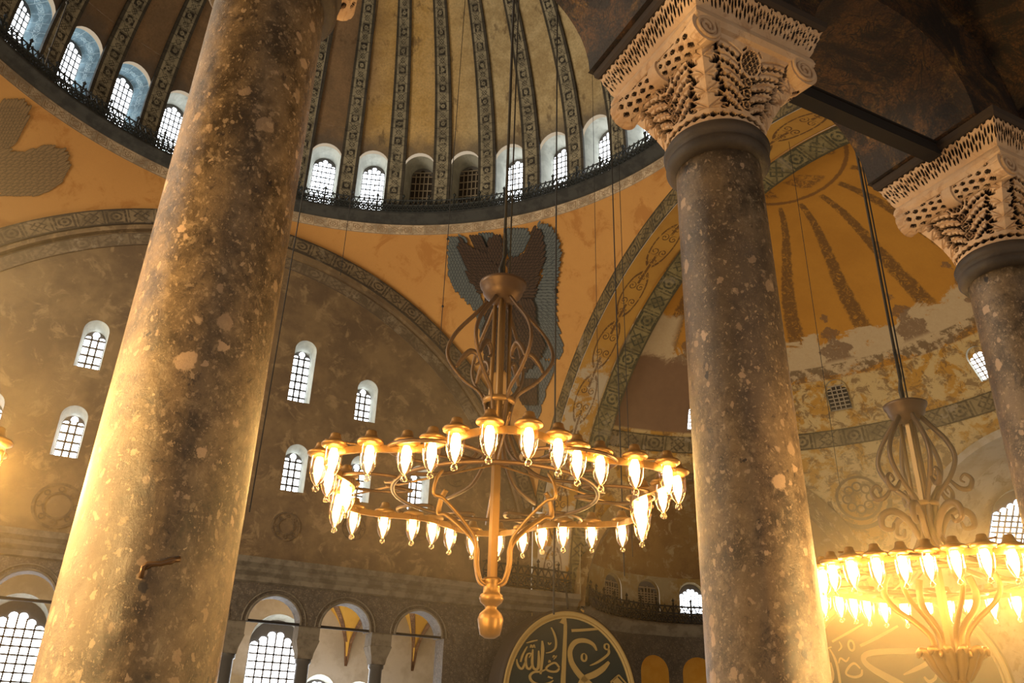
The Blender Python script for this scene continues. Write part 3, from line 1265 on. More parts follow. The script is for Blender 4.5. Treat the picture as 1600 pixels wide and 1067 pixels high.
def flat_ring(mb, c, e1, e2, r0, r1, q0=0, q1=2 * PI, n=40, mi=0):
    for i in range(n):
        a, b = q0 + (q1 - q0) * i / n, q0 + (q1 - q0) * (i + 1) / n
        A, B = e1 * math.cos(a) + e2 * math.sin(a), e1 * math.cos(b) + e2 * math.sin(b)
        mb.add([c + A * r0, c + A * r1, c + B * r1, c + B * r0], [(0, 1, 2, 3)], mi=mi)


flat_ring(mb, c_, e1, e2, 1.3, 1.5, PI * .05, PI * 1.0)
flat_ring(mb, c_, e1, e2, .95, 1.08, 0, 2 * PI)
flat_ring(mb, c_, e1, e2, 1.75, 2.05, PI * .9, PI * 1.7)
for k in range(8):
    a = k * PI / 4
    A = e1 * math.cos(a) + e2 * math.sin(a)
    flat_ring(mb, c_ + A * .55, e1, e2, .16, .24)
M_brownpaint = plaster('brown_ornament_paint', (.2, .12, .05), (.13, .075, .03), scale=2, fine=8)
struct(mb.build('trim_52', M_brownpaint))

# pier between the tympanum wall and the exedra, and the shallow pier by the apse
pr = cyl_pt(PI / 2, 0)
mb = MB()
grid(lambda s, z: (15.45 + (pr.x - 15.45) * s, 15.5 + (pr.y - 15.5) * s, z), lin(0, 1, 5), lin(0, 12.6, 8), uvf=lambda s, z: (s * 5, z), mb=mb)
struct(mb.build('wall_northeast_pier', M_lowx))
mb = MB()
grid(lambda s, z: (15.45 + (pr.x - 15.45) * s, 15.42 + (pr.y - 15.5) * s, z), lin(0, 1, 5), lin(0, 8.0, 8), uvf=lambda s, z: (s * 5, z), mb=mb)
struct(mb.build('wall_pier_revetment', M_stonewall))
pl_ = cyl_pt(-PI / 2, 0)
mb = MB()
grid(lambda s, z: (pl_.x + (APX - pl_.x) * s, pl_.y + (AR - pl_.y) * s, z), lin(0, 1, 4), lin(0, 9.0, 8), mb=mb)
mb.add([(pl_.x - 1.0, pl_.y + .3, 0), (APX - .2, AR + .6, 0), (APX - .2, AR + .6, 9.2), (pl_.x - 1.0, pl_.y + .3, 9.2)], [(0, 1, 2, 3)])
struct(mb.build('wall_apse_pier', plaster('apse_pier_stone', (.2, .14, .06), (.27, .19, .08), scale=.6, fine=5)))

mb = MB()
for px, py, r_ in ((447, 822, .62), (553, 825, .55), (655, 828, .5), (90, 790, .9), (712, 742, .6)):
    c = hit(px, py, 1, YT - .03)
    flat_ring(mb, c, Vector((1, 0, 0)), Vector((0, 0, 1)), r_ * .88, r_)
    flat_ring(mb, c, Vector((1, 0, 0)), Vector((0, 0, 1)), r_ * .5, r_ * .6)
    for k in range(8):
        a = k * PI / 4
        flat_ring(mb, c + Vector((math.cos(a), 0, math.sin(a))) * r_ * .72, Vector((1, 0, 0)), Vector((0, 0, 1)), r_ * .07, r_ * .14, n=10)
struct(mb.build('trim_56', plaster('tympanum_medallion_paint', (.12, .08, .045), (.19, .125, .065), scale=2, fine=8, lo=.45, hi=.55)))

# ---- far gallery arcade below the tympanum
YG = 15.5
mb = MB()
gx = [-5.55 - 3.05 * 3, -5.55 - 3.05 * 2, -5.55 - 3.05, -5.55, -2.5, .5, 3.6, 6.6, 9.9]
lefts = [gx[0] - 1.5] + [(gx[i] + gx[i + 1]) / 2 for i in range(len(gx) - 1)] + [12.0]
for i, x in enumerate(gx):
    panel(mb, lambda s, t: (s, YG, t), lefts[i], lefts[i + 1], 6.34, 8.1, x, 1.08, 6.34, 6.35, n=20)
    if True:   # intrados
        for q0, q1 in zip(lin(0, PI, 15)[:-1], lin(0, PI, 15)[1:]):
            mb.add([(x + 1.08 * math.cos(q0), YG, 6.35 + 1.08 * math.sin(q0)), (x + 1.08 * math.cos(q1), YG, 6.35 + 1.08 * math.sin(q1)),
                    (x + 1.08 * math.cos(q1), YG + .95, 6.35 + 1.08 * math.sin(q1)), (x + 1.08 * math.cos(q0), YG + .95, 6.35 + 1.08 * math.sin(q0))],
                   [(0, 1, 2, 3)], [(q0, 0), (q1, 0), (q1, 1), (q0, 1)])
mb.add([(11.1, YG, 0), (11.1, YG, 6.34), (12.0, YG, 6.34), (12.0, YG, 0)], [(0, 1, 2, 3)], [(11, 0), (11, 6), (12, 6), (12, 0)])
mb.add([(11.1, YG, 0), (11.1, YG + 1, 0), (11.1, YG + 1, 6.35), (11.1, YG, 6.35)], [(0, 1, 2, 3)])
mb.add([(12, YG, 0), (15.5, YG, 0), (15.5, YG, 8.1), (12, YG, 8.1)], [(0, 1, 2, 3)], [(12, 0), (15, 0), (15, 8), (12, 8)])
struct(mb.build('wall_north_gallery', M_stonewall))
# square piers behind the panels are columns of the far arcade: shaft + carved capital
cx_ = [(gx[i] + gx[i + 1]) / 2 for i in range(len(gx) - 1)]
# cornice under the tympanum
prof = [(0, 7.85), (-.12, 7.9), (-.15, 8.1), (-.35, 8.25), (-.4, 8.4), (-.62, 8.55), (-.65, 8.78), (-.2, 8.85), (0, 8.85)]
mb = MB()
xs = (-16, 15.5)
for i in range(len(prof) - 1):
    (d0, z0), (d1, z1) = prof[i], prof[i + 1]
    mb.add([(xs[0], YG + d0, z0), (xs[1], YG + d0, z0), (xs[1], YG + d1, z1), (xs[0], YG + d1, z1)], [(0, 1, 2, 3)])
for i in range(len(prof) - 1):
    (d0, z0), (d1, z1) = prof[i], prof[i + 1]
    mb.add([(15.5, YG + d0, z0), (pr.x - .3, pr.y + d0, z0), (pr.x - .3, pr.y + d1, z1), (15.5, YG + d1, z1)], [(0, 1, 2, 3)])
struct(mb.build('trim_53', M_cornice))
mb = MB()
for x in gx:           # carved archivolts
    for r, w_ in ((1.1, .09), (1.3, .05)):
        mb.tube([(x + r * math.cos(q), YG - .02, 6.35 + r * math.sin(q)) for q in lin(0, PI, 20)], w_ * .6, 5)
struct(mb.build('trim_54', M_cornice))

# gallery behind the arcade: vault, white groins, tall windows
YB = 22.5
gal = []
mbv, mbg = MB(), MB()
vx = [-14.6, -9.2, -2.4, 2.4, 8.8, 12.3, 16.0]
for i in range(len(vx) - 1):
    xa, xb = vx[i], vx[i + 1]
    cx, rx = (xa + xb) / 2, (xb - xa) / 2

    def vz(x, y, cx=cx, rx=rx):
        a = math.sqrt(max(1 - ((x - cx) / rx) ** 2, 0))
        ry = (YB - 16.45) / 2
        b = math.sqrt(max(1 - ((y - (16.45 + ry)) / ry) ** 2, 0))
        return 5.6 + 3.4 * max(a, b)
    grid(lambda s, t: (s, t, vz(s, t)), lin(xa, xb, 33), lin(16.46, YB, 33), mb=mbv)
    for sgn in (1, -1):   # painted diagonal bands
        for q in range(40):
            t0, t1 = q / 40, (q + 1) / 40

            def D(t, o):
                x = cx + sgn * rx * (2 * t - 1)
                y = 16.46 + (YB - 16.46) * t
                zz = vz(min(max(x, xa), xb), y) - .05
                return (x + o * (.25 + 1.6 * min(t, 1 - t)), y, zz)
            mbg.add([D(t0, -.28), D(t0, .28), D(t1, .28), D(t1, -.28)], [(0, 1, 2, 3)], [(t0 * 9, 0), (t0 * 9, 1), (t1 * 9, 1), (t1 * 9, 0)])
struct(mbv.build('ceiling_north_gallery', M_orange))
struct(mbg.build('trim_55', band('gallery_groin_border', .7, (.36, .2, .1), (.12, .06, .035), (.14, .07, .04), width=.6, border=.1, wear=0)))
big = [(-8.6, 1.0, 3.2), (-5.9, 1.25, 3.3), (-2.0, 1.1, 3.2), (1.0, 1.1, 3.2), (5.3, 1.3, 3.4), (7.6, .8, 1.3), (9.6, .9, 1.0), (12, .8, 1.0)]
outer = [(-15, 0), (16, 0), (16, 10), (-15, 10)]
hl = [[(x + a, z + b) for a, b in arch_outline(w, 3.0)] for x, w, z in big]
struct(poly_wall(outer, hl, lambda s, t: (s, YB, t)).build('wall_north_outer', M_white))
for x, w, z in big:
    window((x, YB, z), (1, 0, 0), (0, 0, 1), (0, 1, 0), w, 3.0, .5, cols=6, rows=8, splay=.97, steps=.75, bar=.075, pane=M_pane2,
           label='tall bright window of the far gallery seen through its arcade')


def dup(o, loc, label=None):
    r = o.copy()
    COL.objects.link(r)
    r.location = loc
    if label:
        r['label'] = label
    for ch in list(o.children):
        c = ch.copy()
        COL.objects.link(c)
        c.parent = r
        for g in ch.children:
            d = g.copy()
            COL.objects.link(d)
            d.parent = c
            for h in g.children:
                e = h.copy()
                COL.objects.link(e)
                e.parent = d
    return r


# far arcade columns (dark verde shafts with carved capitals)
def far_column():
    t = thing('gallery_column', 'x', 'column', (0, 0, 0), 'columns of the far gallery arcade')
    m = MB()
    m.lathe([(.36, 0), (.36, .1), (.3, .25), (.29, 2.5), (.27, 4.9), (.33, 4.95), (.33, 5.1)], 20)
    m.build('shaft', flat('dark_green_shaft', (.07, .06, .05), .4), t)
    m = MB()
    for i, (a, z) in enumerate(((.3, 5.1), (.36, 5.4), (.45, 5.75), (.47, 5.95), (.47, 6.35))):
        pass
    pr_ = [(.3, 5.1), (.34, 5.35), (.42, 5.6), (.48, 5.8), (.45, 5.85), (.45, 6.35)]
    for (a0, z0), (a1, z1) in zip(pr_[:-1], pr_[1:]):
        for k in range(4):
            q0, q1 = PI / 4 + k * PI / 2, PI / 4 + (k + 1) * PI / 2
            r2 = math.sqrt(2)
            m.add([(a0 * r2 * math.cos(q0), a0 * r2 * math.sin(q0), z0), (a0 * r2 * math.cos(q1), a0 * r2 * math.sin(q1), z0),
                   (a1 * r2 * math.cos(q1), a1 * r2 * math.sin(q1), z1), (a1 * r2 * math.cos(q0), a1 * r2 * math.sin(q0), z1)], [(0, 1, 2, 3)])
    m.build('capital', M_cornice, t)
    return t


fc = None
flabels = {3: 'far gallery column right of the bright left-edge windows', 4: 'far gallery column hidden behind the thick left column',
           5: 'far gallery column just right of the thick left column', 6: 'far gallery column between the bright window arch and the orange arch',
           7: 'far gallery column between the orange arch and the dark brown arch'}
for i in (3, 4, 5, 6, 7):
    loc = (cx_[i], YG + .5, 0)
    if fc is None:
        fc = far_column()
        fc.location = loc
        fc['label'] = flabels[i]
    else:
        dup(fc, loc, flabels[i])
mb = MB()
tb0 = None
for i, x in enumerate(gx[3:]):
    m = MB()
    m.box((0, 0, 0), (2.2, .16, .1))
    o = m.build('tie_beam', M_beam, None, (x, YG + .1, 6.38))
    nm = ('at the left edge of the picture', 'behind the thick left column', 'behind the left column, by the cornice', 'across the bright window arch',
          'across the orange arch', 'across the dark brown arch')[i]
    tag(o, 'dark wooden tie beam of the far gallery ' + nm, 'beam', 'tie beams of the far arcade')

railing('gallery_railing', [(12.6, 15.0, 8.85), (15.5, 15.0, 8.85), (pr.x - .6, pr.y - .3, 8.8)], 1.2,
        'dark iron railing on the cornice above the round calligraphy panel', mat=M_iron)
railing('exedra_railing', [tuple(cyl_pt(th, 8.5, XR - .42)) for th in lin(-.9, 1.45, 24)], 1.15,
        'dark curved iron railing below the small arched windows', mat=M_iron)


# =================================================================== MURALS (flat paintings on the pendentives)
def in_poly(p, l):
    c = False
    for i in range(len(l)):
        x1, y1 = l[i]
        x2, y2 = l[(i + 1) % len(l)]
        if (y1 > p[1]) != (y2 > p[1]) and p[0] < (x2 - x1) * (p[1] - y1) / (y2 - y1) + x1:
            c = not c
    return c


def wall_point(bv, px, py, off):
    d = ray(px, py)
    loc, n, _, dist = bv.ray_cast(CAM, d)
    if loc is None:
        return None
    if n.dot(d) > 0:
        n = -n
    return loc + n * off


def feathers(mb, bv, tf, poly, ang, L=44, Wd=19, sx=15, sy=16, lay=.03, jit=3):
    xs_ = [p[0] for p in poly]
    ys_ = [p[1] for p in poly]
    y = max(ys_)
    row = 0
    while y > min(ys_) - 5:
        x = min(xs_) + (row % 2) * sx / 2
        col_ = 0
        while x < max(xs_) + 5:
            if in_poly((x, y), poly):
                a = ang(x, y) if callable(ang) else ang
                a += random.uniform(-.12, .12)
                c, s = math.cos(a), math.sin(a)
                lv = lay + row * .0032 + (col_ % 2) * .0016
                for sc_, mi, o in ((1.0, 1, lv), (.7, 0, lv + .0008)):
                    pts = []
                    for q in range(10):
                        w = 2 * PI * q / 10
                        lx, ly = math.cos(w) * L / 2 * (1 if sc_ == 1 else .88), math.sin(w) * Wd / 2 * sc_
                        X_, Y_ = x + lx * c - ly * s, y + lx * s + ly * c
                        P = wall_point(bv, *tf(X_, Y_), o)
                        if P is None:
                            break
                        pts.append(P)
                    if len(pts) == 10:
                        mb.add(pts, [tuple(range(10))], mi=mi)
            x += sx
            col_ += 1
        y -= sy
        row += 1


tf4 = lambda x, y: (660 + x * .3, 340 + y * .3)
ser = thing('seraph_mural', 'painted six-winged figure in blue and brown feathers behind the central chandelier', 'mural', (15.0, 15.0, 16))
def wing(bv, tf, name, mats, poly, ang, root, **k):
    m = MB()
    feathers(m, bv, tf, poly, ang, **k)
    o = m.build(name, mats, root)
    o.matrix_parent_inverse = Matrix.Translation(-Vector(root.location))


def fan(cx, cy, bias=0.0):
    return lambda x, y: math.atan2(y - cy, x - cx) + bias


BL, BR = [M_bluef, M_bluef2], [M_brownf, M_brownf2]
wing(BV, tf4, 'blue_wing', BL, [(150, 110), (200, 88), (235, 120), (200, 160), (225, 240), (270, 340), (300, 420), (320, 480), (335, 720), (312, 640), (280, 480), (230, 420), (180, 370), (140, 300), (135, 200)], lambda x, y: -2.3 + (y - 90) / 300 * 1.1 if y < 420 else 1.7, ser)
wing(BV, tf4, 'blue_wing', BL, [(610, 20), (680, 60), (722, 170), (715, 230), (692, 380), (690, 500), (735, 690), (690, 750), (620, 710), (600, 560), (590, 430), (600, 380), (640, 300), (640, 150), (610, 80)], lambda x, y: -1.1 + max(0, y - 60) / 500 * 1.9, ser)
wing(BV, tf4, 'blue_wing', BL, [(430, 60), (470, 38), (550, 75), (555, 130), (500, 200), (460, 215), (425, 120)], fan(440, 260), ser)
wing(BV, tf4, 'blue_wing', BL, [(290, 80), (350, 58), (378, 110), (330, 160), (300, 130)], fan(380, 240), ser)
wing(BV, tf4, 'blue_wing', BL, [(440, 800), (560, 740), (690, 760), (640, 900), (600, 1040), (560, 1040), (520, 930), (450, 880)], 1.5, ser, L=60)
wing(BV, tf4, 'brown_wing', BR, [(205, 110), (260, 160), (320, 185), (400, 200), (420, 290), (300, 400), (255, 320), (215, 220), (190, 160)], fan(420, 400), ser, lay=.16)
wing(BV, tf4, 'brown_wing', BR, [(262, 85), (300, 80), (330, 150), (390, 200), (300, 185), (262, 130)], fan(420, 300), ser, lay=.16)
wing(BV, tf4, 'brown_wing', BR, [(590, 45), (632, 90), (640, 200), (600, 330), (580, 430), (480, 440), (460, 300), (440, 220), (520, 200), (560, 140)], fan(400, 420), ser, lay=.16)
wing(BV, tf4, 'brown_wing', BR, [(330, 400), (590, 440), (600, 560), (645, 650), (600, 750), (500, 810), (450, 780), (335, 800), (318, 600), (345, 480)], lambda x, y: 1.9 - (x - 330) / 300 * .9, ser, L=60, Wd=20, lay=.16)
wing(BV, tf4, 'head', BR, [(380, 80), (420, 90), (440, 200), (400, 240), (345, 200), (350, 120)], 1.5, ser, L=36, lay=.3)
wing(BV, tf4, 'brown_wing', BR, [(500, 860), (600, 850), (600, 960), (520, 970)], 1.5, ser, L=50, lay=.16)
ser2 = thing('wing_mural', 'faded grey feathered wings painted at the left edge below the dome', 'mural', (-15, 15, 16))
m = MB()
feathers(m, BVW, lambda x, y: (x, y), [(0, 232), (30, 240), (70, 228), (98, 235), (104, 262), (92, 288), (60, 304), (20, 306), (0, 300)], lambda x, y: -.5, L=20, Wd=6, sx=5, sy=5)
feathers(m, BVW, lambda x, y: (x, y), [(0, 160), (30, 158), (45, 170), (36, 200), (20, 226), (0, 236)], -1.0, L=20, Wd=6, sx=5, sy=5)
M_fadef = flat('faded_wing_feathers', (.28, .175, .08), .9, var=.3)
M_fadef2 = flat('faded_wing_edges', (.15, .10, .05), .9)
o = m.build('feathers', [M_fadef, M_fadef2], ser2)
o.matrix_parent_inverse = Matrix.Translation(-Vector(ser2.location))


# =================================================================== ROUNDELS
def ribbon(mb, pts, ws, mp, d0, d1, mi=0):
    """pen stroke of changing width, extruded; pts in drawing units"""
    P = [Vector(p) for p in pts]
    # smooth with Catmull-Rom
    Q, Wq = [], []
    for i in range(len(P) - 1):
        p0, p1, p2, p3 = P[max(i - 1, 0)], P[i], P[i + 1], P[min(i + 2, len(P) - 1)]
        for k in range(6):
            t = k / 6
            Q.append(.5 * ((2 * p1) + (p2 - p0) * t + (2 * p0 - 5 * p1 + 4 * p2 - p3) * t * t + (3 * p1 - p0 - 3 * p2 + p3) * t ** 3))
            Wq.append(ws[i] + (ws[i + 1] - ws[i]) * t)
    Q.append(P[-1])
    Wq.append(ws[-1])
    L, Rr = [], []
    for i, q in enumerate(Q):
        t = Q[min(i + 1, len(Q) - 1)] - Q[max(i - 1, 0)]
        if t.length < 1e-9:
            t = Vector((1, 0))
        t.normalize()
        nn = Vector((-t.y, t.x)) * Wq[i] / 2
        L.append(q + nn)
        Rr.append(q - nn)
    for i in range(len(Q) - 1):
        a, b, c, d = L[i], L[i + 1], Rr[i + 1], Rr[i]
        mb.add([mp(a.x, a.y, d1), mp(b.x, b.y, d1), mp(c.x, c.y, d1), mp(d.x, d.y, d1)], [(0, 1, 2, 3)], mi=mi)
        mb.add([mp(a.x, a.y, d0), mp(b.x, b.y, d0), mp(b.x, b.y, d1), mp(a.x, a.y, d1)], [(0, 1, 2, 3)], mi=mi)
        mb.add([mp(d.x, d.y, d0), mp(c.x, c.y, d0), mp(c.x, c.y, d1), mp(d.x, d.y, d1)], [(0, 1, 2, 3)], mi=mi)


def circ(cx, cy, r, n=10, a0=0, a1=2 * PI, ry=None):
    return [(cx + r * math.cos(q), cy + (ry or r) * math.sin(q)) for q in lin(a0, a1, n)]


def roundel(name, label, C, az, tilt, R, strokes, cx, cy, kx, ky):
    """disc facing azimuth az; strokes drawn in units, centred (cx, cy), scaled kx, ky metres per unit (y down)"""
    t = thing(name, label, 'roundel', C, 'round calligraphy panels')
    a = math.radians(az)
    N = Vector((math.cos(a) * math.cos(tilt), math.sin(a) * math.cos(tilt), -math.sin(tilt)))
    Rr = Vector((-math.sin(a), math.cos(a), 0))
    Uu = N.cross(Rr)
    if Uu.z < 0:
        Uu = -Uu
    if Rr.dot(rt) < 0:
        Rr = -Rr

    def P(x, y, d):
        return Rr * x + Uu * y + N * d
    m = MB()
    m.add([P(R * .95 * math.cos(q), R * .95 * math.sin(q), 0) for q in lin(0, 2 * PI, 97)[:-1]], [tuple(range(96))])
    m.build('face', M_green, t)
    for nm, prof, mt in (('gilt_rim', [(.90, 0), (.90, .05), (.915, .09), (.93, .05), (.945, .1), (.965, .12), (.98, .1)], M_gold),
                         ('wooden_frame', [(.98, .1), (1.0, .08), (1.01, -.1), (1.0, -1.0), (.9, -1.05)], M_wood)):
        m = MB()
        qs_ = lin(0, 2 * PI, 97)
        for (r0, d0), (r1, d1) in zip(prof[:-1], prof[1:]):
            for q0, q1 in zip(qs_[:-1], qs_[1:]):
                m.add([P(R * r0 * math.cos(q0), R * r0 * math.sin(q0), d0), P(R * r0 * math.cos(q1), R * r0 * math.sin(q1), d0),
                       P(R * r1 * math.cos(q1), R * r1 * math.sin(q1), d1), P(R * r1 * math.cos(q0), R * r1 * math.sin(q0), d1)], [(0, 1, 2, 3)], smooth=False)
        m.build(nm, mt, t)
    m = MB()
    for pts, ws in strokes:
        if isinstance(ws, (int, float)):
            ws = [ws] * len(pts)
        ribbon(m, pts, ws, lambda x, y, d: P((x - cx) * kx, -(y - cy) * ky, d), .0, .06)
    m.build('gilt_calligraphy', M_gold, t)
    m = MB()
    m.tube([P(R * .0, R * .98, -.3), P(0, R * .98 + 1.2, -.5)], .05, 6)
    m.build('hanger', M_iron, t)
    return t


s1 = [
    ([(478, 680), (494, 628), (501, 690), (497, 850), (492, 1000), (488, 1150), (480, 1290)], [30, 3, 17, 21, 25, 28, 16]),
    ([(538, 716), (620, 702), (718, 682)], [18, 17, 15]),
    ([(705, 822), (680, 785), (625, 768), (565, 785), (532, 840), (540, 905), (575, 960), (615, 1000), (660, 1035), (700, 1080), (720, 1150), (690, 1230)], [5, 20, 28, 30, 28, 30, 34, 36, 34, 32, 30, 10]),
    ([(785, 885), (745, 930), (690, 970), (630, 1000), (600, 1040), (610, 1075)], [16, 34, 38, 36, 30, 8]),
    (circ(622, 872, 15, 9, -1.2, 5.0, 24), [3, 8, 10, 10, 10, 10, 9, 6, 3]),
    (circ(772, 790, 15, 9, 0, 2 * PI, 18), 8),
    ([(782, 800), (785, 830), (750, 865), (700, 900), (658, 920)], [10, 12, 14, 12, 4]),
    ([(358, 800), (362, 850), (357, 930), (352, 1000)], [6, 17, 17, 9]),
    ([(412, 712), (430, 745), (443, 790), (440, 835), (415, 860), (380, 872)], [4, 9, 9, 9, 8, 4]),
    ([(262, 825), (292, 812), (328, 800)], [4, 9, 6]),
    ([(338, 862), (340, 920), (336, 965), (318, 975), (303, 955), (300, 905), (303, 858)], [5, 13, 14, 14, 12, 12, 5]),
    ([(300, 950), (285, 975), (268, 965), (262, 925), (270, 890), (292, 885), (280, 910)], [5, 13, 13, 11, 9, 8, 4]),
    ([(262, 930), (245, 975), (228, 975), (212, 950), (208, 925)], [5, 12, 12, 10, 4]),
    ([(268, 845), (255, 870), (240, 905), (232, 940)], [4, 8, 10, 6]),
    ([(288, 850), (292, 832), (300, 848), (308, 830), (314, 848)], 5),
    ([(466, 950), (440, 925), (405, 940), (385, 965), (410, 978), (448, 975), (466, 955)], [8, 11, 11, 10, 12, 13, 8]),
    ([(395, 925), (407, 920), (400, 912)], [4, 12, 4]),
    ([(385, 968), (350, 985), (312, 992), (290, 1015), (302, 1045), (345, 1062), (400, 1050), (430, 1030)], [6, 12, 12, 12, 13, 15, 12, 4]),
    ([(395, 1010), (425, 1018)], [10, 10]),
    ([(425, 895), (432, 880), (440, 895), (448, 880), (430, 905)], 4),
    ([(395, 805), (402, 818), (412, 806)], 5),
    # diamond dot
    ([(795, 1010), (850, 960)], 8), ([(850, 960), (905, 1015)], 8), ([(818, 985), (880, 1040)], 44), ([(795, 1010), (850, 1060)], 8),
    ([(560, 1190), (640, 1250), (740, 1250), (830, 1180)], [8, 34, 34, 8]),
    ([(300, 1180), (340, 1250), (420, 1270)], [8, 26, 8]),
]
roundel('calligraphy_roundel', 'great dark round panel with gilt calligraphy below the central chandelier, right of its finial',
        hit(893, 1092, 1, 14.0), 277, .02, 3.78, s1, 547, 1130, 3.78 / 425, 3.78 / 545)
s2 = [
    ([(812, 935), (700, 930), (560, 932), (490, 945), (478, 975), (510, 1010), (570, 1050), (640, 1095), (700, 1160), (680, 1240)], [10, 26, 28, 26, 24, 28, 34, 36, 32, 8]),
    ([(810, 938), (770, 985), (710, 1015), (650, 1040)], [8, 22, 20, 6]),
    ([(470, 902), (560, 862), (662, 810)], [12, 14, 10]),
    ([(338, 880), (420, 838), (500, 797)], [9, 11, 8]),
    ([(248, 940), (290, 920), (332, 905)], [4, 8, 5]),
    (circ(428, 900, 14, 9, 0, 2 * PI, 24), 9),
    ([(322, 915), (340, 960), (348, 1010), (350, 1080)], [6, 12, 12, 12]),
    ([(355, 985), (368, 960), (392, 975), (410, 955)], [5, 9, 9, 5]),
    ([(455, 1010), (430, 985), (400, 1005), (385, 1035), (420, 1050), (455, 1040), (462, 1015)], [6, 11, 11, 9, 12, 12, 8]),
    ([(318, 980), (322, 1030), (315, 1062), (296, 1068), (286, 1040), (288, 985)], [5, 12, 12, 12, 11, 5]),
    ([(284, 1050), (262, 1068), (250, 1040), (256, 1010), (276, 1005)], [5, 12, 11, 8, 4]),
    ([(372, 880), (380, 905), (362, 925)], [4, 8, 4]),
    ([(742, 1050), (760, 1072), (788, 1060), (800, 1040), (822, 1038)], [8, 16, 14, 10, 5]),
]
roundel('calligraphy_roundel', 'round panel with gilt calligraphy behind and below the dazzling right chandelier',
        CAM + ray(1412, 1078) * 40.0, 222, .02, 4.0, s2, 640, 1110, 4.0 / 490, 4.0 / 490)


# =================================================================== NEAR ARCADE
YC = -16.5
COLX = (-3.44, .44, 4.22)
ZN = 6.28          # top of shaft
RS0, RS1 = .395, .36


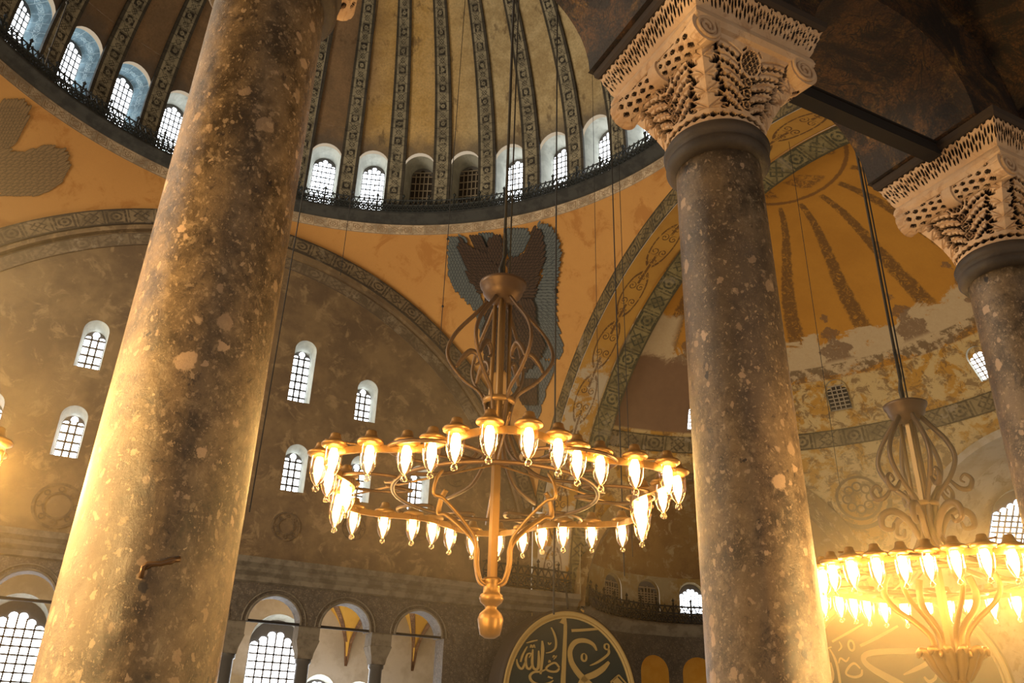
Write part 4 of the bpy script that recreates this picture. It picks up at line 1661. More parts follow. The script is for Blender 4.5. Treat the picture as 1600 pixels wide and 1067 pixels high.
def relief_mask(nu, nv):
    """openwork foliage of one capital face; 1 = stone surface, 0 = cut away; grooves are slightly below 1"""
    s, t = np.meshgrid(np.linspace(-1, 1, nu), np.linspace(0, 1, nv))
    w = .40 + .42 * t
    x, y = s * w, t * 1.0
    m = np.ones_like(s)
    A = .009

    def cut_seg(ax, ay, bx, by, r0, r1=None):
        nonlocal m
        r1 = r0 if r1 is None else r1
        dx, dy = bx - ax, by - ay
        k = np.clip(((x - ax) * dx + (y - ay) * dy) / (dx * dx + dy * dy + 1e-9), 0, 1)
        d = np.hypot(x - ax - k * dx, y - ay - k * dy)
        m = np.minimum(m, np.clip((d - r0 - (r1 - r0) * k) / A + .5, 0, 1))

    def groove(ax, ay, bx, by, r, dep=.28):
        nonlocal m
        dx, dy = bx - ax, by - ay
        k = np.clip(((x - ax) * dx + (y - ay) * dy) / (dx * dx + dy * dy + 1e-9), 0, 1)
        d = np.hypot(x - ax - k * dx, y - ay - k * dy)
        m = np.minimum(m, 1 - dep * np.clip(1 - d / r, 0, 1))

    def wheel(cx, cy, r, spokes=6, ry=1.0):
        nonlocal m
        dx, dy = x - cx, (y - cy) / ry
        d = np.hypot(dx, dy)
        hole = (d < r) & (d > r * .18)
        th = np.arctan2(dy, dx)
        sp_ = np.abs(np.sin(th * spokes / 2)) * d > .011
        h = hole & sp_
        m = np.where(h, 0.0, m)
        out = (d > r + .016) & (d < r + .034)
        m = np.where(out & (np.abs(np.sin(th * 2 + .8)) > .35), 0.0, m)
    for sg in (-1, 1):
        for j in range(5):
            y0 = .13 + .15 * j
            n = 6
            ln = .27 + .06 * j
            pts = []
            for i in range(n + 1):
                q = i / n
                pts.append((sg * (.085 + ln * q), y0 + .13 * math.sin(q * 2.1) - .02 * q))
            for i in range(n):
                (ax, ay), (bx, by) = pts[i], pts[i + 1]
                # wedge-shaped opening between two leaves, narrowing outwards
                L = math.hypot(bx - ax, by - ay)
                ux, uy = (bx - ax) / L, (by - ay) / L
                cut_seg(ax + ux * L * .22, ay + uy * L * .22, ax + ux * L * .74, ay + uy * L * .74, .031 * (1 - .04 * i), .004)
                groove(ax - uy * .075 * sg, ay + abs(ux) * .075, bx - uy * .075 * sg, by + abs(ux) * .075, .02)
                if i % 2:
                    groove(ax, ay + .02, ax - sg * .02, ay + .075, .012)
    wheel(0, .25, .042)
    wheel(0, .40, .048)
    wheel(0, .55, .044)
    # big pierced egg under the border
    d = np.hypot(x / .13, (y - .79) / .15)
    m = np.where((d > 1.0) & (d < 1.22), 1.0, m)
    inside = d < 1.0
    lat = (np.abs(np.sin((x * 1.7 + y) * 26)) > .36) & (np.abs(np.sin((x * 1.7 - y) * 26)) > .36)
    m = np.where(inside, np.where(lat, 0.0, 1.0), m)
    m = np.where((d > 1.22) & (d < 1.34) & (np.sin(np.arctan2(y - .79, x) * 9) > -.2), 0.0, m)
    # corner acanthus: solid band with drilled eyes and lobes
    wc = .40 + .42 * y
    dc = wc - np.abs(x)
    solid = dc < .10 + .05 * np.abs(np.sin(y * PI * 4.4))
    m = np.where(solid & (y > .14), 1.0, m)
    for sg in (-1, 1):
        for j in range(5):
            cy = .2 + .175 * j
            W_ = .40 + .42 * cy
            for k in range(4):
                q = -.7 + k * .55
                r0_ = .045
                ax_, ay_ = sg * (W_ - .135 - .045 * math.cos(q)), cy + .06 * math.sin(q)
                bx_, by_ = sg * (W_ - .135 - .105 * math.cos(q)), cy + .105 * math.sin(q)
                cut_seg(ax_, ay_, bx_, by_, .007, .022)
            cut_seg(sg * (W_ - .07), cy + .09, sg * (W_ - .12), cy + .1, .013, .018)
            for k in range(3):
                q = -.6 + k * .6
                groove(sg * (W_ - .02), cy - .05, sg * (W_ - .16 * math.cos(q)), cy + .1 * math.sin(q), .012)
    # lower wave border with leaf tips
    lowz = y < .13
    base = np.ones_like(m)
    ph = (s * 4) % 1.0 - .5
    base = np.where((np.abs(y - .068) < .03 - .05 * np.abs(ph + .12)) & (np.abs(ph) < .42), 0.0, base)
    base = np.where((np.hypot(ph - .42, (y - .07) * 9) < .1), 0.0, base)
    m = np.where(lowz, base, m)
    m = np.where(np.abs(y - .135) < .012, 1.0, m)
    m = np.where(y > .965, 1.0, m)
    # slightly soften for sloping walls
    for _ in range(1):
        p_ = np.pad(m, 1, mode='edge')
        m = (p_[1:-1, 1:-1] * 4 + p_[:-2, 1:-1] + p_[2:, 1:-1] + p_[1:-1, :-2] + p_[1:-1, 2:]) / 8
    return m


def frieze_mask(nu, nv):
    s, t = np.meshgrid(np.linspace(-1, 1, nu), np.linspace(0, 1, nv))
    K = 10.0
    f = (s * K / 2) % 1.0 - .5
    m = np.ones_like(s)
    y = t

    def hole(cx, cy, rx, ry):
        nonlocal m
        d = np.hypot((f - cx) / rx, (y - cy) / ry)
        m = np.minimum(m, np.clip((d - 1) * 4 + .5, 0, 1))
    for c in (-.27, .27):
        hole(c, .62, .075, .17)
        hole(c * .55, .3, .06, .13)
    hole(0, .66, .08, .14)
    hole(.5, .45, .07, .2)
    hole(-.5, .45, .07, .2)
    hole(.5, .85, .06, .1)
    hole(-.5, .85, .06, .1)
    m = np.where(y < .1, 1.0, m)
    top = .95 + .05 * np.cos(f * 4 * PI)
    m = np.where(y > top, 0.0, m)
    return m


def square_ring(s, face, a, rc, b):
    """point on a section blended from a circle (b=0) to a square (b=1)"""
    q = s * PI / 4
    cx, cy = rc * math.cos(q), rc * math.sin(q)
    sx, sy = a, a * s
    x, y = cx * (1 - b) + sx * b, cy * (1 - b) + sy * b
    c, sn = math.cos(face * PI / 2), math.sin(face * PI / 2)
    return x * c - y * sn, x * sn + y * c


def cap_surface(s, t, face, z0, z1, r0, a1, off=0.0):
    b = min(1.0, t * 1.25) ** 1.1
    rr = r0 + (a1 - r0) * (t ** 1.35)
    k = 1 + off / rr
    x, y = square_ring(s, face, rr, rr * 1.04, b)
    return (x * k, y * k, z0 + (z1 - z0) * t - off * .25)


def carve(mask, surf, depth, closed_back=True):
    """solid openwork sheet: cells under the mask are kept, with walls running back to the core"""
    nv, nu = mask.shape
    mb = MB()
    vs, fs, sm = [], [], []
    for face in range(4):
        b = len(vs)
        for j in range(nv):
            for i in range(nu):
                h = mask[j, i]
                s_ = -1 + 2 * i / (nu - 1)
                t_ = j / (nv - 1)
                vs.append(surf(s_, t_, face, -depth * (1 - min(1.0, h * 1.02)) ))
        for j in range(nv - 1):
            for i in range(nu - 1):
                a = b + j * nu + i
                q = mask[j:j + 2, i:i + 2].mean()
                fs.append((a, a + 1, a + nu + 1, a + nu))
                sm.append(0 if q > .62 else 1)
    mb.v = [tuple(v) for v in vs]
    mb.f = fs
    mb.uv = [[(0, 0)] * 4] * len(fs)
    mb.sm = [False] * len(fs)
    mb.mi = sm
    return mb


ZC0, ZC1 = ZN + .22, 7.2


def make_column(x, label, seed):
    t = thing('column', label, 'column', (x, YC, 0), 'columns of the near arcade')
    m = MB()
    prof = [(.52, 0), (.52, .12), (.48, .16), (.5, .26), (.44, .34), (RS0 + .012, .42)]
    prof += [(RS0 + .012 - (RS0 + .012 - RS1) * ((z - .42) / (ZN - .42)) ** 1.25, z) for z in lin(.6, ZN, 30)]
    prof += [(0, ZN)]
    m.lathe(prof, 96)
    m.build('shaft', marble('breccia_marble_%s' % 'abc'[seed], seed * 7.3), t)
    m = MB()
    m.lathe([(RS1 - .01, ZN - .06), (RS1 + .05, ZN - .05), (RS1 + .085, ZN), (RS1 + .08, ZN + .05), (RS1 + .06, ZN + .08),
             (RS1 + .09, ZN + .1), (RS1 + .1, ZN + .15), (RS1 + .075, ZN + .2), (RS1 + .03, ZN + .23), (0, ZN + .235)], 72)
    m.build('neck_ring', M_ring, t)
    return t


cap_mask = relief_mask(180, 170)
fr_mask = frieze_mask(288, 30)
col_labels = ('thickest marble column, nearest on the left, splotched with pale pebbles', 'marble column in the right half, under the fully visible carved capital',
              'marble column cut by the right edge under its carved capital')
cap_meshes = {}
for idx, x in enumerate(COLX):
    c = make_column(x, col_labels[idx], idx)
    if not cap_meshes:
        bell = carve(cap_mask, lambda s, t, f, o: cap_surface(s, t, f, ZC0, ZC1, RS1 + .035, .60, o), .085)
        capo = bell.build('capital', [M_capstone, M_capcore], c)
        # frieze under the abacus
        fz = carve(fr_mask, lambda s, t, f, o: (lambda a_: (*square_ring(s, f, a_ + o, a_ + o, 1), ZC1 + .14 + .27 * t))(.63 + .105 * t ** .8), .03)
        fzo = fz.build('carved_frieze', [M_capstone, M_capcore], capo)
        m = MB()
        pr_ = [(.56, ZC1 - .02), (.635, ZC1 + .0), (.66, ZC1 + .05), (.65, ZC1 + .1), (.63, ZC1 + .14)]
        for (a0, z0), (a1, z1) in zip(pr_[:-1], pr_[1:]):
            for k in range(4):
                p = [square_ring(-1, k, a0, a0, 1), square_ring(1, k, a0, a0, 1), square_ring(1, k, a1, a1, 1), square_ring(-1, k, a1, a1, 1)]
                m.add([(*p[0], z0), (*p[1], z0), (*p[2], z1), (*p[3], z1)], [(0, 1, 2, 3)])
        mo = m.build('moulding', M_capstone, capo)
        # the two bolsters with spiral ends
        bol = []
        for sg in (-1, 1):
            m = MB()
            n, L = 84, 150
            vs, deep = [], []
            for i in range(L):
                v = i / (L - 1)
                yy = -.63 + 1.26 * v
                e_ = abs(2 * v - 1)
                r = .105 + .045 * e_ ** 2
                for k in range(n):
                    q = 2 * PI * k / n
                    cu = v * 13
                    a_ = cu % 1 - .5
                    b_ = (k / n * 9 + .5 * (int(cu) % 2)) % 1 - .5
                    hole = .14 < e_ < .84 and (a_ / .30) ** 2 + ((b_ + a_ * .3) / .24) ** 2 < 1
                    rr = r - (.035 if hole else (.006 if abs(b_) < .1 else 0))
                    if e_ < .1:
                        rr = r + .018
                    deep.append(hole)
                    vs.append((sg * (.535) + rr * math.cos(q), yy, ZC1 - .06 + rr * math.sin(q)))
            for i in range(L - 1):
                for k in range(n):
                    f = (i * n + k, i * n + (k + 1) % n, (i + 1) * n + (k + 1) % n, (i + 1) * n + k)
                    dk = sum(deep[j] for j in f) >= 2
                    m.v, m.f = m.v, m.f
                    m.f.append(f)
                    m.uv.append([(0, 0)] * 4)
                    m.sm.append(False)
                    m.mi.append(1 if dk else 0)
            m.v = vs
            for e in (-1, 1):
                ye = e * .63
                m.add([(sg * .535 + .15 * math.cos(q), ye, ZC1 - .06 + .15 * math.sin(q)) for q in lin(0, 2 * PI, 25)[:-1]], [tuple(range(24))])
                sp = [(sg * (.535) + sg * (.14 - .12 * k / 60) * math.cos(.6 + 5 * PI * k / 60), ye + e * .008, ZC1 - .06 + (.14 - .12 * k / 60) * math.sin(.6 + 5 * PI * k / 60)) for k in range(61)]
                m.tube(sp, .017, 6)
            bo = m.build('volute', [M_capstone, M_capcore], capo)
            bol.append(bo)
        m = MB()
        ab = [(.69, ZC1 + .40), (.74, ZC1 + .41), (.765, ZC1 + .44), (.775, ZC1 + .50)]
        for (a0, z0), (a1, z1) in zip(ab[:-1], ab[1:]):
            for k in range(4):
                p = [square_ring(-1, k, a0, a0, 1), square_ring(1, k, a0, a0, 1), square_ring(1, k, a1, a1, 1), square_ring(-1, k, a1, a1, 1)]
                m.add([(*p[0], z0), (*p[1], z0), (*p[2], z1), (*p[3], z1)], [(0, 1, 2, 3)])
        m.add([(-.69, -.69, ZC1 + .40), (.69, -.69, ZC1 + .40), (.69, .69, ZC1 + .40), (-.69, .69, ZC1 + .40)], [(0, 1, 2, 3)])
        m.add([(-.775, -.775, ZC1 + .50), (.775, -.775, ZC1 + .50), (.775, .775, ZC1 + .50), (-.775, .775, ZC1 + .50)], [(0, 1, 2, 3)])
        abo = m.build('abacus', M_abacus, c)
        cap_meshes = dict(cap=capo, ab=abo)
    else:
        q = cap_meshes['cap'].copy()
        COL.objects.link(q)
        q.parent = c
        for ch in cap_meshes['cap'].children:
            g = ch.copy()
            COL.objects.link(g)
            g.parent = q
        q = cap_meshes['ab'].copy()
        COL.objects.link(q)
        q.parent = c
    if idx == 0:     # old iron cramp on the shaft
        h = hit(242, 886, 1, -16.86)
        m = MB()
        d = Vector((h.x - x, h.y - YC, 0)).normalized()
        tg = Vector((-d.y, d.x, 0))
        if tg.dot(rt) < 0:
            tg = -tg
        r_ = RS0 + .005
        base = d * r_

        def sp(u, z):
            a = math.atan2(d.y, d.x)
            q = a + u / r_ * (1 if Vector((-math.sin(a), math.cos(a), 0)).dot(rt) > 0 else -1)
            return Vector((r_ * math.cos(q), r_ * math.sin(q), h.z + z))
        m.tube([sp(u, z) * 1 for u, z in ((-.05, -.06), (-.05, -.01), (-.035, .005), (.02, .01), (.07, .035), (.1, .04))], .011, 8)
        m.tube([sp(u, z) for u, z in ((-.045, -.02), (.0, .012), (.06, .02), (.1, .05))], .008, 6)
        m.build('cramp', M_darkbronze, c)

# arcade wall with arches, soffits and the gallery vault behind
ZA = 7.71
RAR = 1.2
NAVE, AIS = -15.7, -17.1
bayc = [COLX[0] - 3.83 * 1.5, COLX[0] - 3.83 * .5, (COLX[0] + COLX[1]) / 2, (COLX[1] + COLX[2]) / 2, COLX[2] + 1.9, COLX[2] + 5.7]
bayc[0] = bayc[1] - 3.83
bed = [bayc[0] - 1.9, (bayc[0] + bayc[1]) / 2, COLX[0], COLX[1], COLX[2], COLX[2] + 3.8, COLX[2] + 7.6]
mb = MB()
for i, x in enumerate(bayc):
    ra = min(x - bed[i], bed[i + 1] - x) - .80
    for yy in (NAVE, AIS):
        panel(mb, lambda s, t: (s, yy, t), bed[i], bed[i + 1], ZA, 11.0, x, ra, ZA, ZA + .02, ah=ra * .9, n=24)
    for q0, q1 in zip(lin(0, PI, 29)[:-1], lin(0, PI, 29)[1:]):
        A, B = (x + ra * math.cos(q0), ZA + .02 + ra * 0.9 * math.sin(q0)), (x + ra * math.cos(q1), ZA + .02 + ra * 0.9 * math.sin(q1))
        mb.add([(A[0], NAVE, A[1]), (B[0], NAVE, B[1]), (B[0], AIS, B[1]), (A[0], AIS, A[1])], [(0, 1, 2, 3)])
# undersides over the capitals
for i in range(1, len(bed) - 1):
    xm = bed[i]
    mb.add([(xm - .82, NAVE, ZA), (xm + .82, NAVE, ZA), (xm + .82, AIS, ZA), (xm - .82, AIS, ZA)], [(0, 1, 2, 3)])
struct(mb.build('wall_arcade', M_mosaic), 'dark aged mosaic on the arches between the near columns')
mb = MB()
for i, x in enumerate(bayc):
    hwid = (bed[i + 1] - bed[i]) / 2
    xc = (bed[i] + bed[i + 1]) / 2
    grid(lambda q, y: (xc + hwid * math.cos(q), y, ZA + .1 + hwid * .92 * math.sin(q)), lin(0, PI, 25), lin(AIS, -24, 3), mb=mb)
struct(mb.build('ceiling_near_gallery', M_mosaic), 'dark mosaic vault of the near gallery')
m = MB()
L = COLX[2] - COLX[1] - 1.42
m.box((0, 0, 0), (L, .16, .13))
m.box((0, 0, .075), (L, .2, .02))
o = m.build('tie_beam', M_beam, None, ((COLX[1] + COLX[2]) / 2, -16.52, 7.62))
tag(o, 'dark slender wooden tie beam between the two right-hand carved capitals', 'beam')


# =================================================================== CHANDELIERS
def lamp_proto(bulb, s, root):
    """glass bell lamp under a bell-shaped brass cap; origin at the cap's underside"""
    m = MB()
    m.lathe([(0, .135 * s), (.04 * s, .135 * s), (.05 * s, .125 * s), (.052 * s, .105 * s), (.066 * s, .07 * s), (.09 * s, .05 * s), (.118 * s, .04 * s),
             (.128 * s, .026 * s), (.125 * s, .008 * s), (.1 * s, .0), (.085 * s, -.012 * s), (.08 * s, .0), (0, .01 * s)], 20)
    t = m.build('lamp', M_bronze, root)
    m = MB()
    m.lathe([(.082 * s, -.0), (.088 * s, -.05 * s), (.087 * s, -.12 * s), (.078 * s, -.19 * s), (.055 * s, -.25 * s), (.024 * s, -.29 * s), (.014 * s, -.3 * s),
             (.024 * s, -.312 * s), (.033 * s, -.333 * s), (.026 * s, -.356 * s), (.0, -.366 * s)], 16)
    m.build('glass', M_lglass, t)
    m = MB()
    m.lathe([(0, -.015 * s), (.03 * s, -.02 * s), (.042 * s, -.06 * s), (.046 * s, -.13 * s), (.036 * s, -.19 * s), (.016 * s, -.235 * s), (0, -.245 * s)], 12)
    m.build('bulb', bulb, t)
    return t


def scallop(th, R, lobes=6, amp=.23, ph=math.radians(-112)):
    return R + amp * math.cos(lobes * (th - ph))


def chandelier(name, label, C, R, H, nl=36, ph=-112, ornate=False, lamp_every=10, mat=None, amp=.23, drop=1.6):
    """C: centre at ring height. H: height of the top disc above the ring. Returns root; lamps are things of their own on the ring"""
    mat = mat or M_bronze
    t = thing(name, label, 'chandelier', C)
    ph = math.radians(ph)

    def ring(z, k, w, h, amp_=amp, n=144):
        m = MB()
        pts = [((scallop(q, R, 6, amp_, ph)) * k * math.cos(q), (scallop(q, R, 6, amp_, ph)) * k * math.sin(q), z) for q in lin(0, 2 * PI, n + 1)[:-1]]
        for i in range(n):
            a, b = Vector(pts[i]), Vector(pts[(i + 1) % n])
            m.bar(a, a + (b - a) * 1.04, w, h)
        return m
    ring(-.03, .965, .03, .075).build('scalloped_ring', mat, t)
    m = MB()
    m.tube([(R * .62 * math.cos(q), R * .62 * math.sin(q), -.06) for q in lin(0, 2 * PI, 73)[:-1]], .026, 6, True, flatk=1)
    m.build('inner_ring', M_darkbronze, t)
    # horizontal loops between the rings, one per lobe
    for k in range(6):
        a = ph + k * PI / 3 + PI / 6
        m = MB()
        c = Vector((R * .72 * math.cos(a), R * .72 * math.sin(a), .0))
        pts = [c + Vector((R * .26 * math.cos(q) , R * .26 * math.sin(q), .05 * math.sin(q))) for q in lin(a - 2.5, a + 2.5, 30)]
        m.tube(pts, .022, 6)
        e = pts[0] + (c - pts[0]) * .35
        m.tube([pts[0], e, e + (c - e) * .6], [.022, .03, .012], 6)
        e = pts[-1] + (c - pts[-1]) * .35
        m.tube([pts[-1], e, e + (c - e) * .6], [.022, .03, .012], 6)
        m.build('scroll', M_darkbronze, t)
        m = MB()
        q = a - PI / 6
        rr = scallop(q, R, 6, amp, ph)
        m.tube([(0, 0, .3), (rr * .5 * math.cos(q), rr * .5 * math.sin(q), .22), (rr * math.cos(q), rr * math.sin(q), .12)], .014, 6)
        m.build('spoke', mat, t)
    # basket arms below
    zb = -drop + .55
    for k in range(6 if ornate else 4):
        q = ph + k * PI / 3 if ornate else math.radians((-58, 6, 122, 186)[k])
        m = MB()
        P = [(.06, zb - .05), (.16, zb + .0), (.22, zb + .2), (.24, zb + .42), (.42, zb + .62), (.68, zb + .82), (.8, -.2), (.78, -.02), (.7, .1)]
        kx = R / 1.93
        pts = []
        for i in range(len(P) - 1):
            p0, p1, p2, p3 = P[max(i - 1, 0)], P[i], P[i + 1], P[min(i + 2, len(P) - 1)]
            for s_ in range(5):
                u = s_ / 5
                f_ = lambda a_, b_, c_, d_: .5 * (2 * b_ + (c_ - a_) * u + (2 * a_ - 5 * b_ + 4 * c_ - d_) * u * u + (3 * b_ - a_ - 3 * c_ + d_) * u ** 3)
                r_, z_ = f_(p0[0], p1[0], p2[0], p3[0]) * kx, f_(p0[1], p1[1], p2[1], p3[1])
                pts.append((r_ * math.cos(q), r_ * math.sin(q), z_))
        m.tube(pts, .034 if not ornate else .05, 8, flatk=.6)
        if ornate:
            lf = [(.1 * kx, zb - .02), (.22 * kx, zb + .12), (.34 * kx, zb + .2), (.4 * kx, zb + .14)]
            m.stube([(r_ * math.cos(q + .25), r_ * math.sin(q + .25), z_) for r_, z_ in lf], [.05, .09, .05, .015], 8)
        m.build('basket_arm', mat, t)
    if ornate:
        m = MB()
        m.lathe([(.0, zb - .22), (.11, zb - .2), (.16, zb - .1), (.22, zb + .05), (.25, zb + .18), (.22, zb + .2), (0, zb + .1)], 24)
        for k in range(12):
            q = 2 * PI * k / 12
            m.stube([(r_ * math.cos(q), r_ * math.sin(q), z_) for r_, z_ in ((.14, zb - .12), (.23, zb + .06), (.31, zb + .2), (.4, zb + .24), (.42, zb + .17))], [.03, .07, .07, .05, .012], 8)
        m.build('leaf_cup', mat, t)
    # upper stems: waisted bundle flaring to the disc and to the ring
    for k in range(6):
        q = ph + k * PI / 3 + (PI / 6 if not ornate else 0)
        m = MB()
        P = [(.2, H - .25), (.34, H - .42), (.62, H - .75), (.7, H - 1.05), (.5, H - 1.35), (.25, H * .44), (.16, H * .36), (.14, H * .27), (.26, H * .15), (.5, .2), (.8, .14), (1.25 * R / 1.93, .13)]
        if ornate:
            P = [(.16, H - .15), (.3, H - .35), (.48, H - .62), (.54, H - .88), (.42, H - 1.15), (.2, H - 1.4), (.13, .82), (.12, .62), (.24, .38), (.5, .2), (1.1, .1)]
        pts = []
        for i in range(len(P) - 1):
            p0, p1, p2, p3 = P[max(i - 1, 0)], P[i], P[i + 1], P[min(i + 2, len(P) - 1)]
            for s_ in range(5):
                u = s_ / 5
                f_ = lambda a_, b_, c_, d_: .5 * (2 * b_ + (c_ - a_) * u + (2 * a_ - 5 * b_ + 4 * c_ - d_) * u * u + (3 * b_ - a_ - 3 * c_ + d_) * u ** 3)
                r_, z_ = f_(p0[0], p1[0], p2[0], p3[0]) * .95, f_(p0[1], p1[1], p2[1], p3[1])
                pts.append((r_ * math.cos(q), r_ * math.sin(q), z_))
        m.tube(pts, .032 if not ornate else .05, 8, flatk=.7)
        # curled leaf on the belly
        bx = [(.42, H - 1.2), (.52, H - 1.32), (.64, H - 1.34), (.7, H - 1.22), (.62, H - 1.13), (.55, H - 1.2), (.6, H - 1.25)] if ornate else [(.58, H - 1.22), (.5, H - 1.08), (.4, H - .98), (.3, H - 1.02), (.27, H - 1.12), (.34, H - 1.17)]
        m.stube([(r_ * .95 * math.cos(q), r_ * .95 * math.sin(q), z_) for r_, z_ in bx], ([.02, .035, .04, .03, .022, .015, .012] if ornate else [.02, .035, .04, .03, .022, .012]), 8)
        if ornate:
            bx = [(.13, .5), (.24, .78), (.42, .92), (.58, .86), (.6, .7), (.48, .66), (.44, .76)]
            m.stube([(r_ * math.cos(q + .4), r_ * math.sin(q + .4), z_) for r_, z_ in bx], [.035, .05, .055, .05, .04, .03, .02], 8)
        m.build('upper_stem', M_darkbronze, t)
    m = MB()
    m.lathe([(.0, H - .28), (.12, H - .27), (.2, H - .2), (.26, H - .12), (.27, H - .05), (.3, H - .02), (.31, H + .02), (.27, H + .04), (.1, H + .05), (0, H + .05)], 32)
    m.build('top_disc', M_darkbronze, t)
    m = MB()
    m.lathe([(.17, H * .385), (.2, H * .39), (.2, H * .41), (.17, H * .415)], 24)
    m.bar((0, 0, zb), (0, 0, .62), .085, .085)
    m.bar((0, 0, .3), (0, 0, .34), .13, .13)
    m.bar((0, 0, .6), (0, 0, H), .07, .07)
    for q in (0, 2.1, 4.2):
        m.tube([(.11 * math.cos(q), .11 * math.sin(q), H - .2), (.13 * math.cos(q), .13 * math.sin(q), H * .39), (.06 * math.cos(q), .06 * math.sin(q), .7)], .028, 6)
    m.build('central_post', mat, t)
    m = MB()
    s_ = 1.0 if not ornate else 1.25
    zf = zb + .02
    m.lathe([(0, zf), (.1 * s_, zf), (.115 * s_, zf - .03), (.095 * s_, zf - .06), (.095 * s_, zf - .16), (.125 * s_, zf - .18), (.135 * s_, zf - .22),
             (.12 * s_, zf - .26), (.07 * s_, zf - .3), (.065 * s_, zf - .33), (.12 * s_, zf - .38), (.14 * s_, zf - .43), (.142 * s_, zf - .45), (.13 * s_, zf - .52),
             (.11 * s_, zf - .6), (.06 * s_, zf - .635), (0, zf - .64)], 32)
    m.build('finial', mat, t)
    # suspension cables up to the dome
    top = ZD + 12 - C[2]
    m = MB()
    m.tube([(0, 0, H), (.0, 0, top)], .022, 6)
    m.tube([(.09, 0, H), (.06, 0, top)], .012, 6)
    m.tube([(-.02, 0, H), (-.05, 0, H + .25), (.02, 0, H + .5), (0, 0, H + .9)], .025, 6)
    m.build('suspension_cable', M_iron, t)
    return t, [(scallop(q, R, 6, amp, ph) * math.cos(q), scallop(q, R, 6, amp, ph) * math.sin(q)) for q in [ph + math.radians(5 + lamp_every * i) for i in range(nl)]]


def project(P):
    d = Vector(P) - CAM
    z = d.dot(fw)
    return 800 + F * d.dot(rt2) / z, 533.5 - F * d.dot(up2) / z, z


def place_lamps(root, spots, bulb, s):
    proto = None
    for (x, y) in spots:
        if proto is None:
            proto = lamp_proto(bulb, s, root)
            proto.location = (x, y, 0)
        else:
            c = proto.copy()
            COL.objects.link(c)
            c.parent = root
            c.location = (x, y, 0)
            for g in proto.children:
                d = g.copy()
                COL.objects.link(d)
                d.parent = c


C1 = (.36, -12.32, 4.45)
r1, sp1 = chandelier('chandelier', 'large brass ring chandelier with lit glass lamps hanging in the centre', C1, 1.93, 2.75)
place_lamps(r1, sp1, M_bulb, 1.08)
P2 = CAM + ray(1413, 628) * 14
C2 = (P2.x, P2.y, 4.0)
r2, sp2 = chandelier('chandelier', 'ornate gilt chandelier with dazzling lamps at the lower right edge', C2, 1.72, 2.5, nl=36, ornate=True,
                     amp=.08, ph=-60, drop=1.75)
place_lamps(r2, sp2, M_bulb2, 1.15)
C3 = (-6.74, -13.53, 3.76)
r3, sp3 = chandelier('chandelier', 'ring chandelier cut off by the left edge, only a glowing lamp showing', C3, 1.93, 2.75)
place_lamps(r3, sp3, M_bulb3, 1.08)

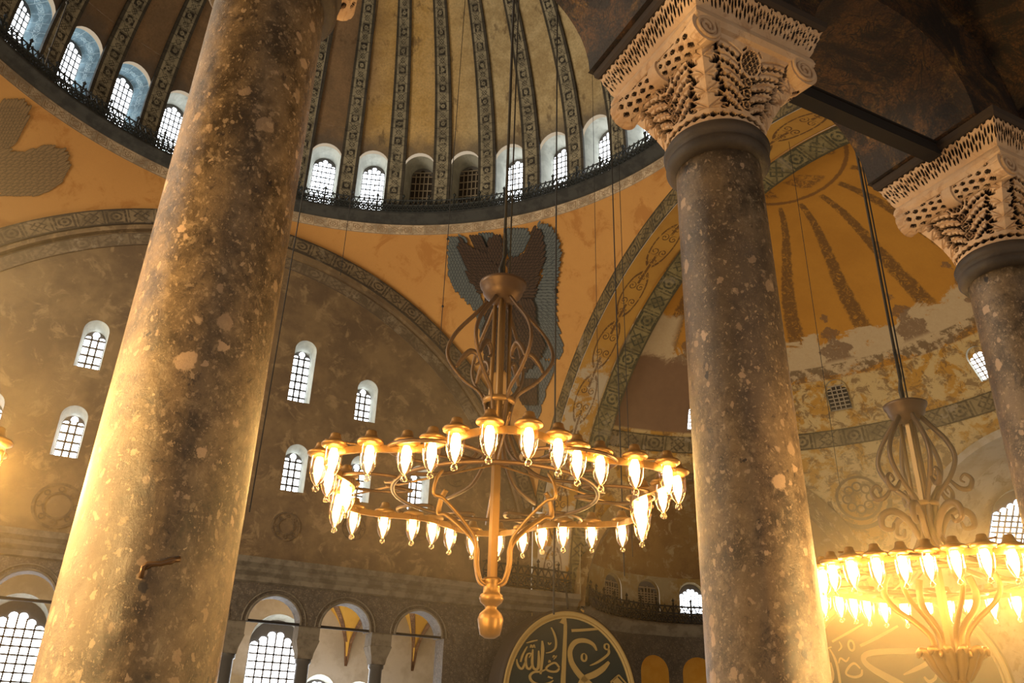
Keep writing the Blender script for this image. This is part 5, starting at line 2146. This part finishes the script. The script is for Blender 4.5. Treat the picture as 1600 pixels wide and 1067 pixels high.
# =================================================================== LONG THIN CABLES hanging in the nave
cables = [  # px, py of a point on the cable, range from the camera, lower end y in px, radius, beads
    (457, 400, 20, 800, .014, 0, 'thin cable hanging just right of the thick left column'),
    (540, 370, 30, 430, .012, 0, 'short thin cable under the dome cornice left of centre'),
    (696, 420, 30, 545, .014, 1, 'thin cable hanging left of the painted wings'),
    (868, 500, 22, 960, .022, 1, 'dark beaded cable running down to the round calligraphy panel'),
    (958, 320, 30, 900, .02, 0, 'left one of two thin cables over the east arch'),
    (970, 340, 31, 870, .012, 0, 'right one of two thin cables over the east arch'),
    (930, 360, 33, 700, .01, 0, 'faint cable crossing the scrollwork of the east arch'),
    (85, 60, 30, 100, .018, 1, 'dark cable crossing the blue window reveal at upper left'),
    (1262, 420, 32, 760, .01, 0, 'faint cable over the orange semi-dome beside the right-hand column'),
]
for px, py, D, yb, r, beads, lab in cables:
    P = CAM + ray(px, py) * D
    # lower end: same plan position, height where it projects at yb
    lo, hi = -5.0, 40.0
    for _ in range(40):
        mid = (lo + hi) / 2
        if project((P.x, P.y, mid))[1] > yb:
            lo = mid
        else:
            hi = mid
    zt = min(ZD + 12, 37)
    rr = math.hypot(P.x, P.y)
    if rr > 14.5:
        k = 14.4 / rr
    m = MB()
    m.tube([(0, 0, 0), (0, 0, max(zt - lo, 2))], r, 6)
    if beads:
        m.lathe([(0, 0), (r * 3, r * 3), (r * 3, r * 6), (0, r * 9)], 8, (0, 0, (P.z - lo) * .9 + 1.5))
        m.lathe([(0, 0), (r * 3, r * 3), (r * 3, r * 6), (0, r * 9)], 8, (0, 0, (P.z - lo) * .5))
    o = m.build('cable', M_iron, None, (P.x, P.y, lo))
    tag(o, lab, 'cable', 'thin cables hanging in the nave')


# =================================================================== HAZE volumes added around the lamps to imitate lens bloom
def haze(label, C, R, dens, flat_=.75):
    m = bpy.data.materials.new('bloom_haze')
    m.use_nodes = True
    t = m.node_tree
    t.nodes.clear()
    tc = t.nodes.new('ShaderNodeTexCoord')
    ln = t.nodes.new('ShaderNodeVectorMath')
    ln.operation = 'LENGTH'
    t.links.new(tc.outputs['Object'], ln.inputs[0])
    mr = t.nodes.new('ShaderNodeMapRange')
    mr.interpolation_type = 'SMOOTHSTEP'
    mr.inputs['From Min'].default_value = R
    mr.inputs['From Max'].default_value = R * .25
    mr.inputs['To Max'].default_value = dens
    t.links.new(ln.outputs['Value'], mr.inputs[0])
    v = t.nodes.new('ShaderNodeVolumeScatter')
    v.inputs['Color'].default_value = (1, .78, .42, 1)
    v.inputs['Anisotropy'].default_value = .2
    t.links.new(mr.outputs[0], v.inputs['Density'])
    o_ = t.nodes.new('ShaderNodeOutputMaterial')
    t.links.new(v.outputs[0], o_.inputs['Volume'])
    b = MB()
    b.lathe([(R * math.sin(q), -R * math.cos(q)) for q in lin(0, PI, 17)], 24)
    o = b.build('haze', m, None, C)
    o['kind'] = 'stuff'
    o['label'] = label
    o['category'] = 'haze'
    return o


haze('added warm haze imitating lens glow around the dazzling right chandelier', (C2[0], C2[1], C2[2] + .0), 3.3, .14)
haze('added warm haze imitating lens glow at the left edge around the chandelier cut by it', (C3[0], C3[1], C3[2]), 3.6, .1)
haze('faint added warm haze imitating lens glow around the central chandelier', (C1[0], C1[1], C1[2]), 2.9, .02)
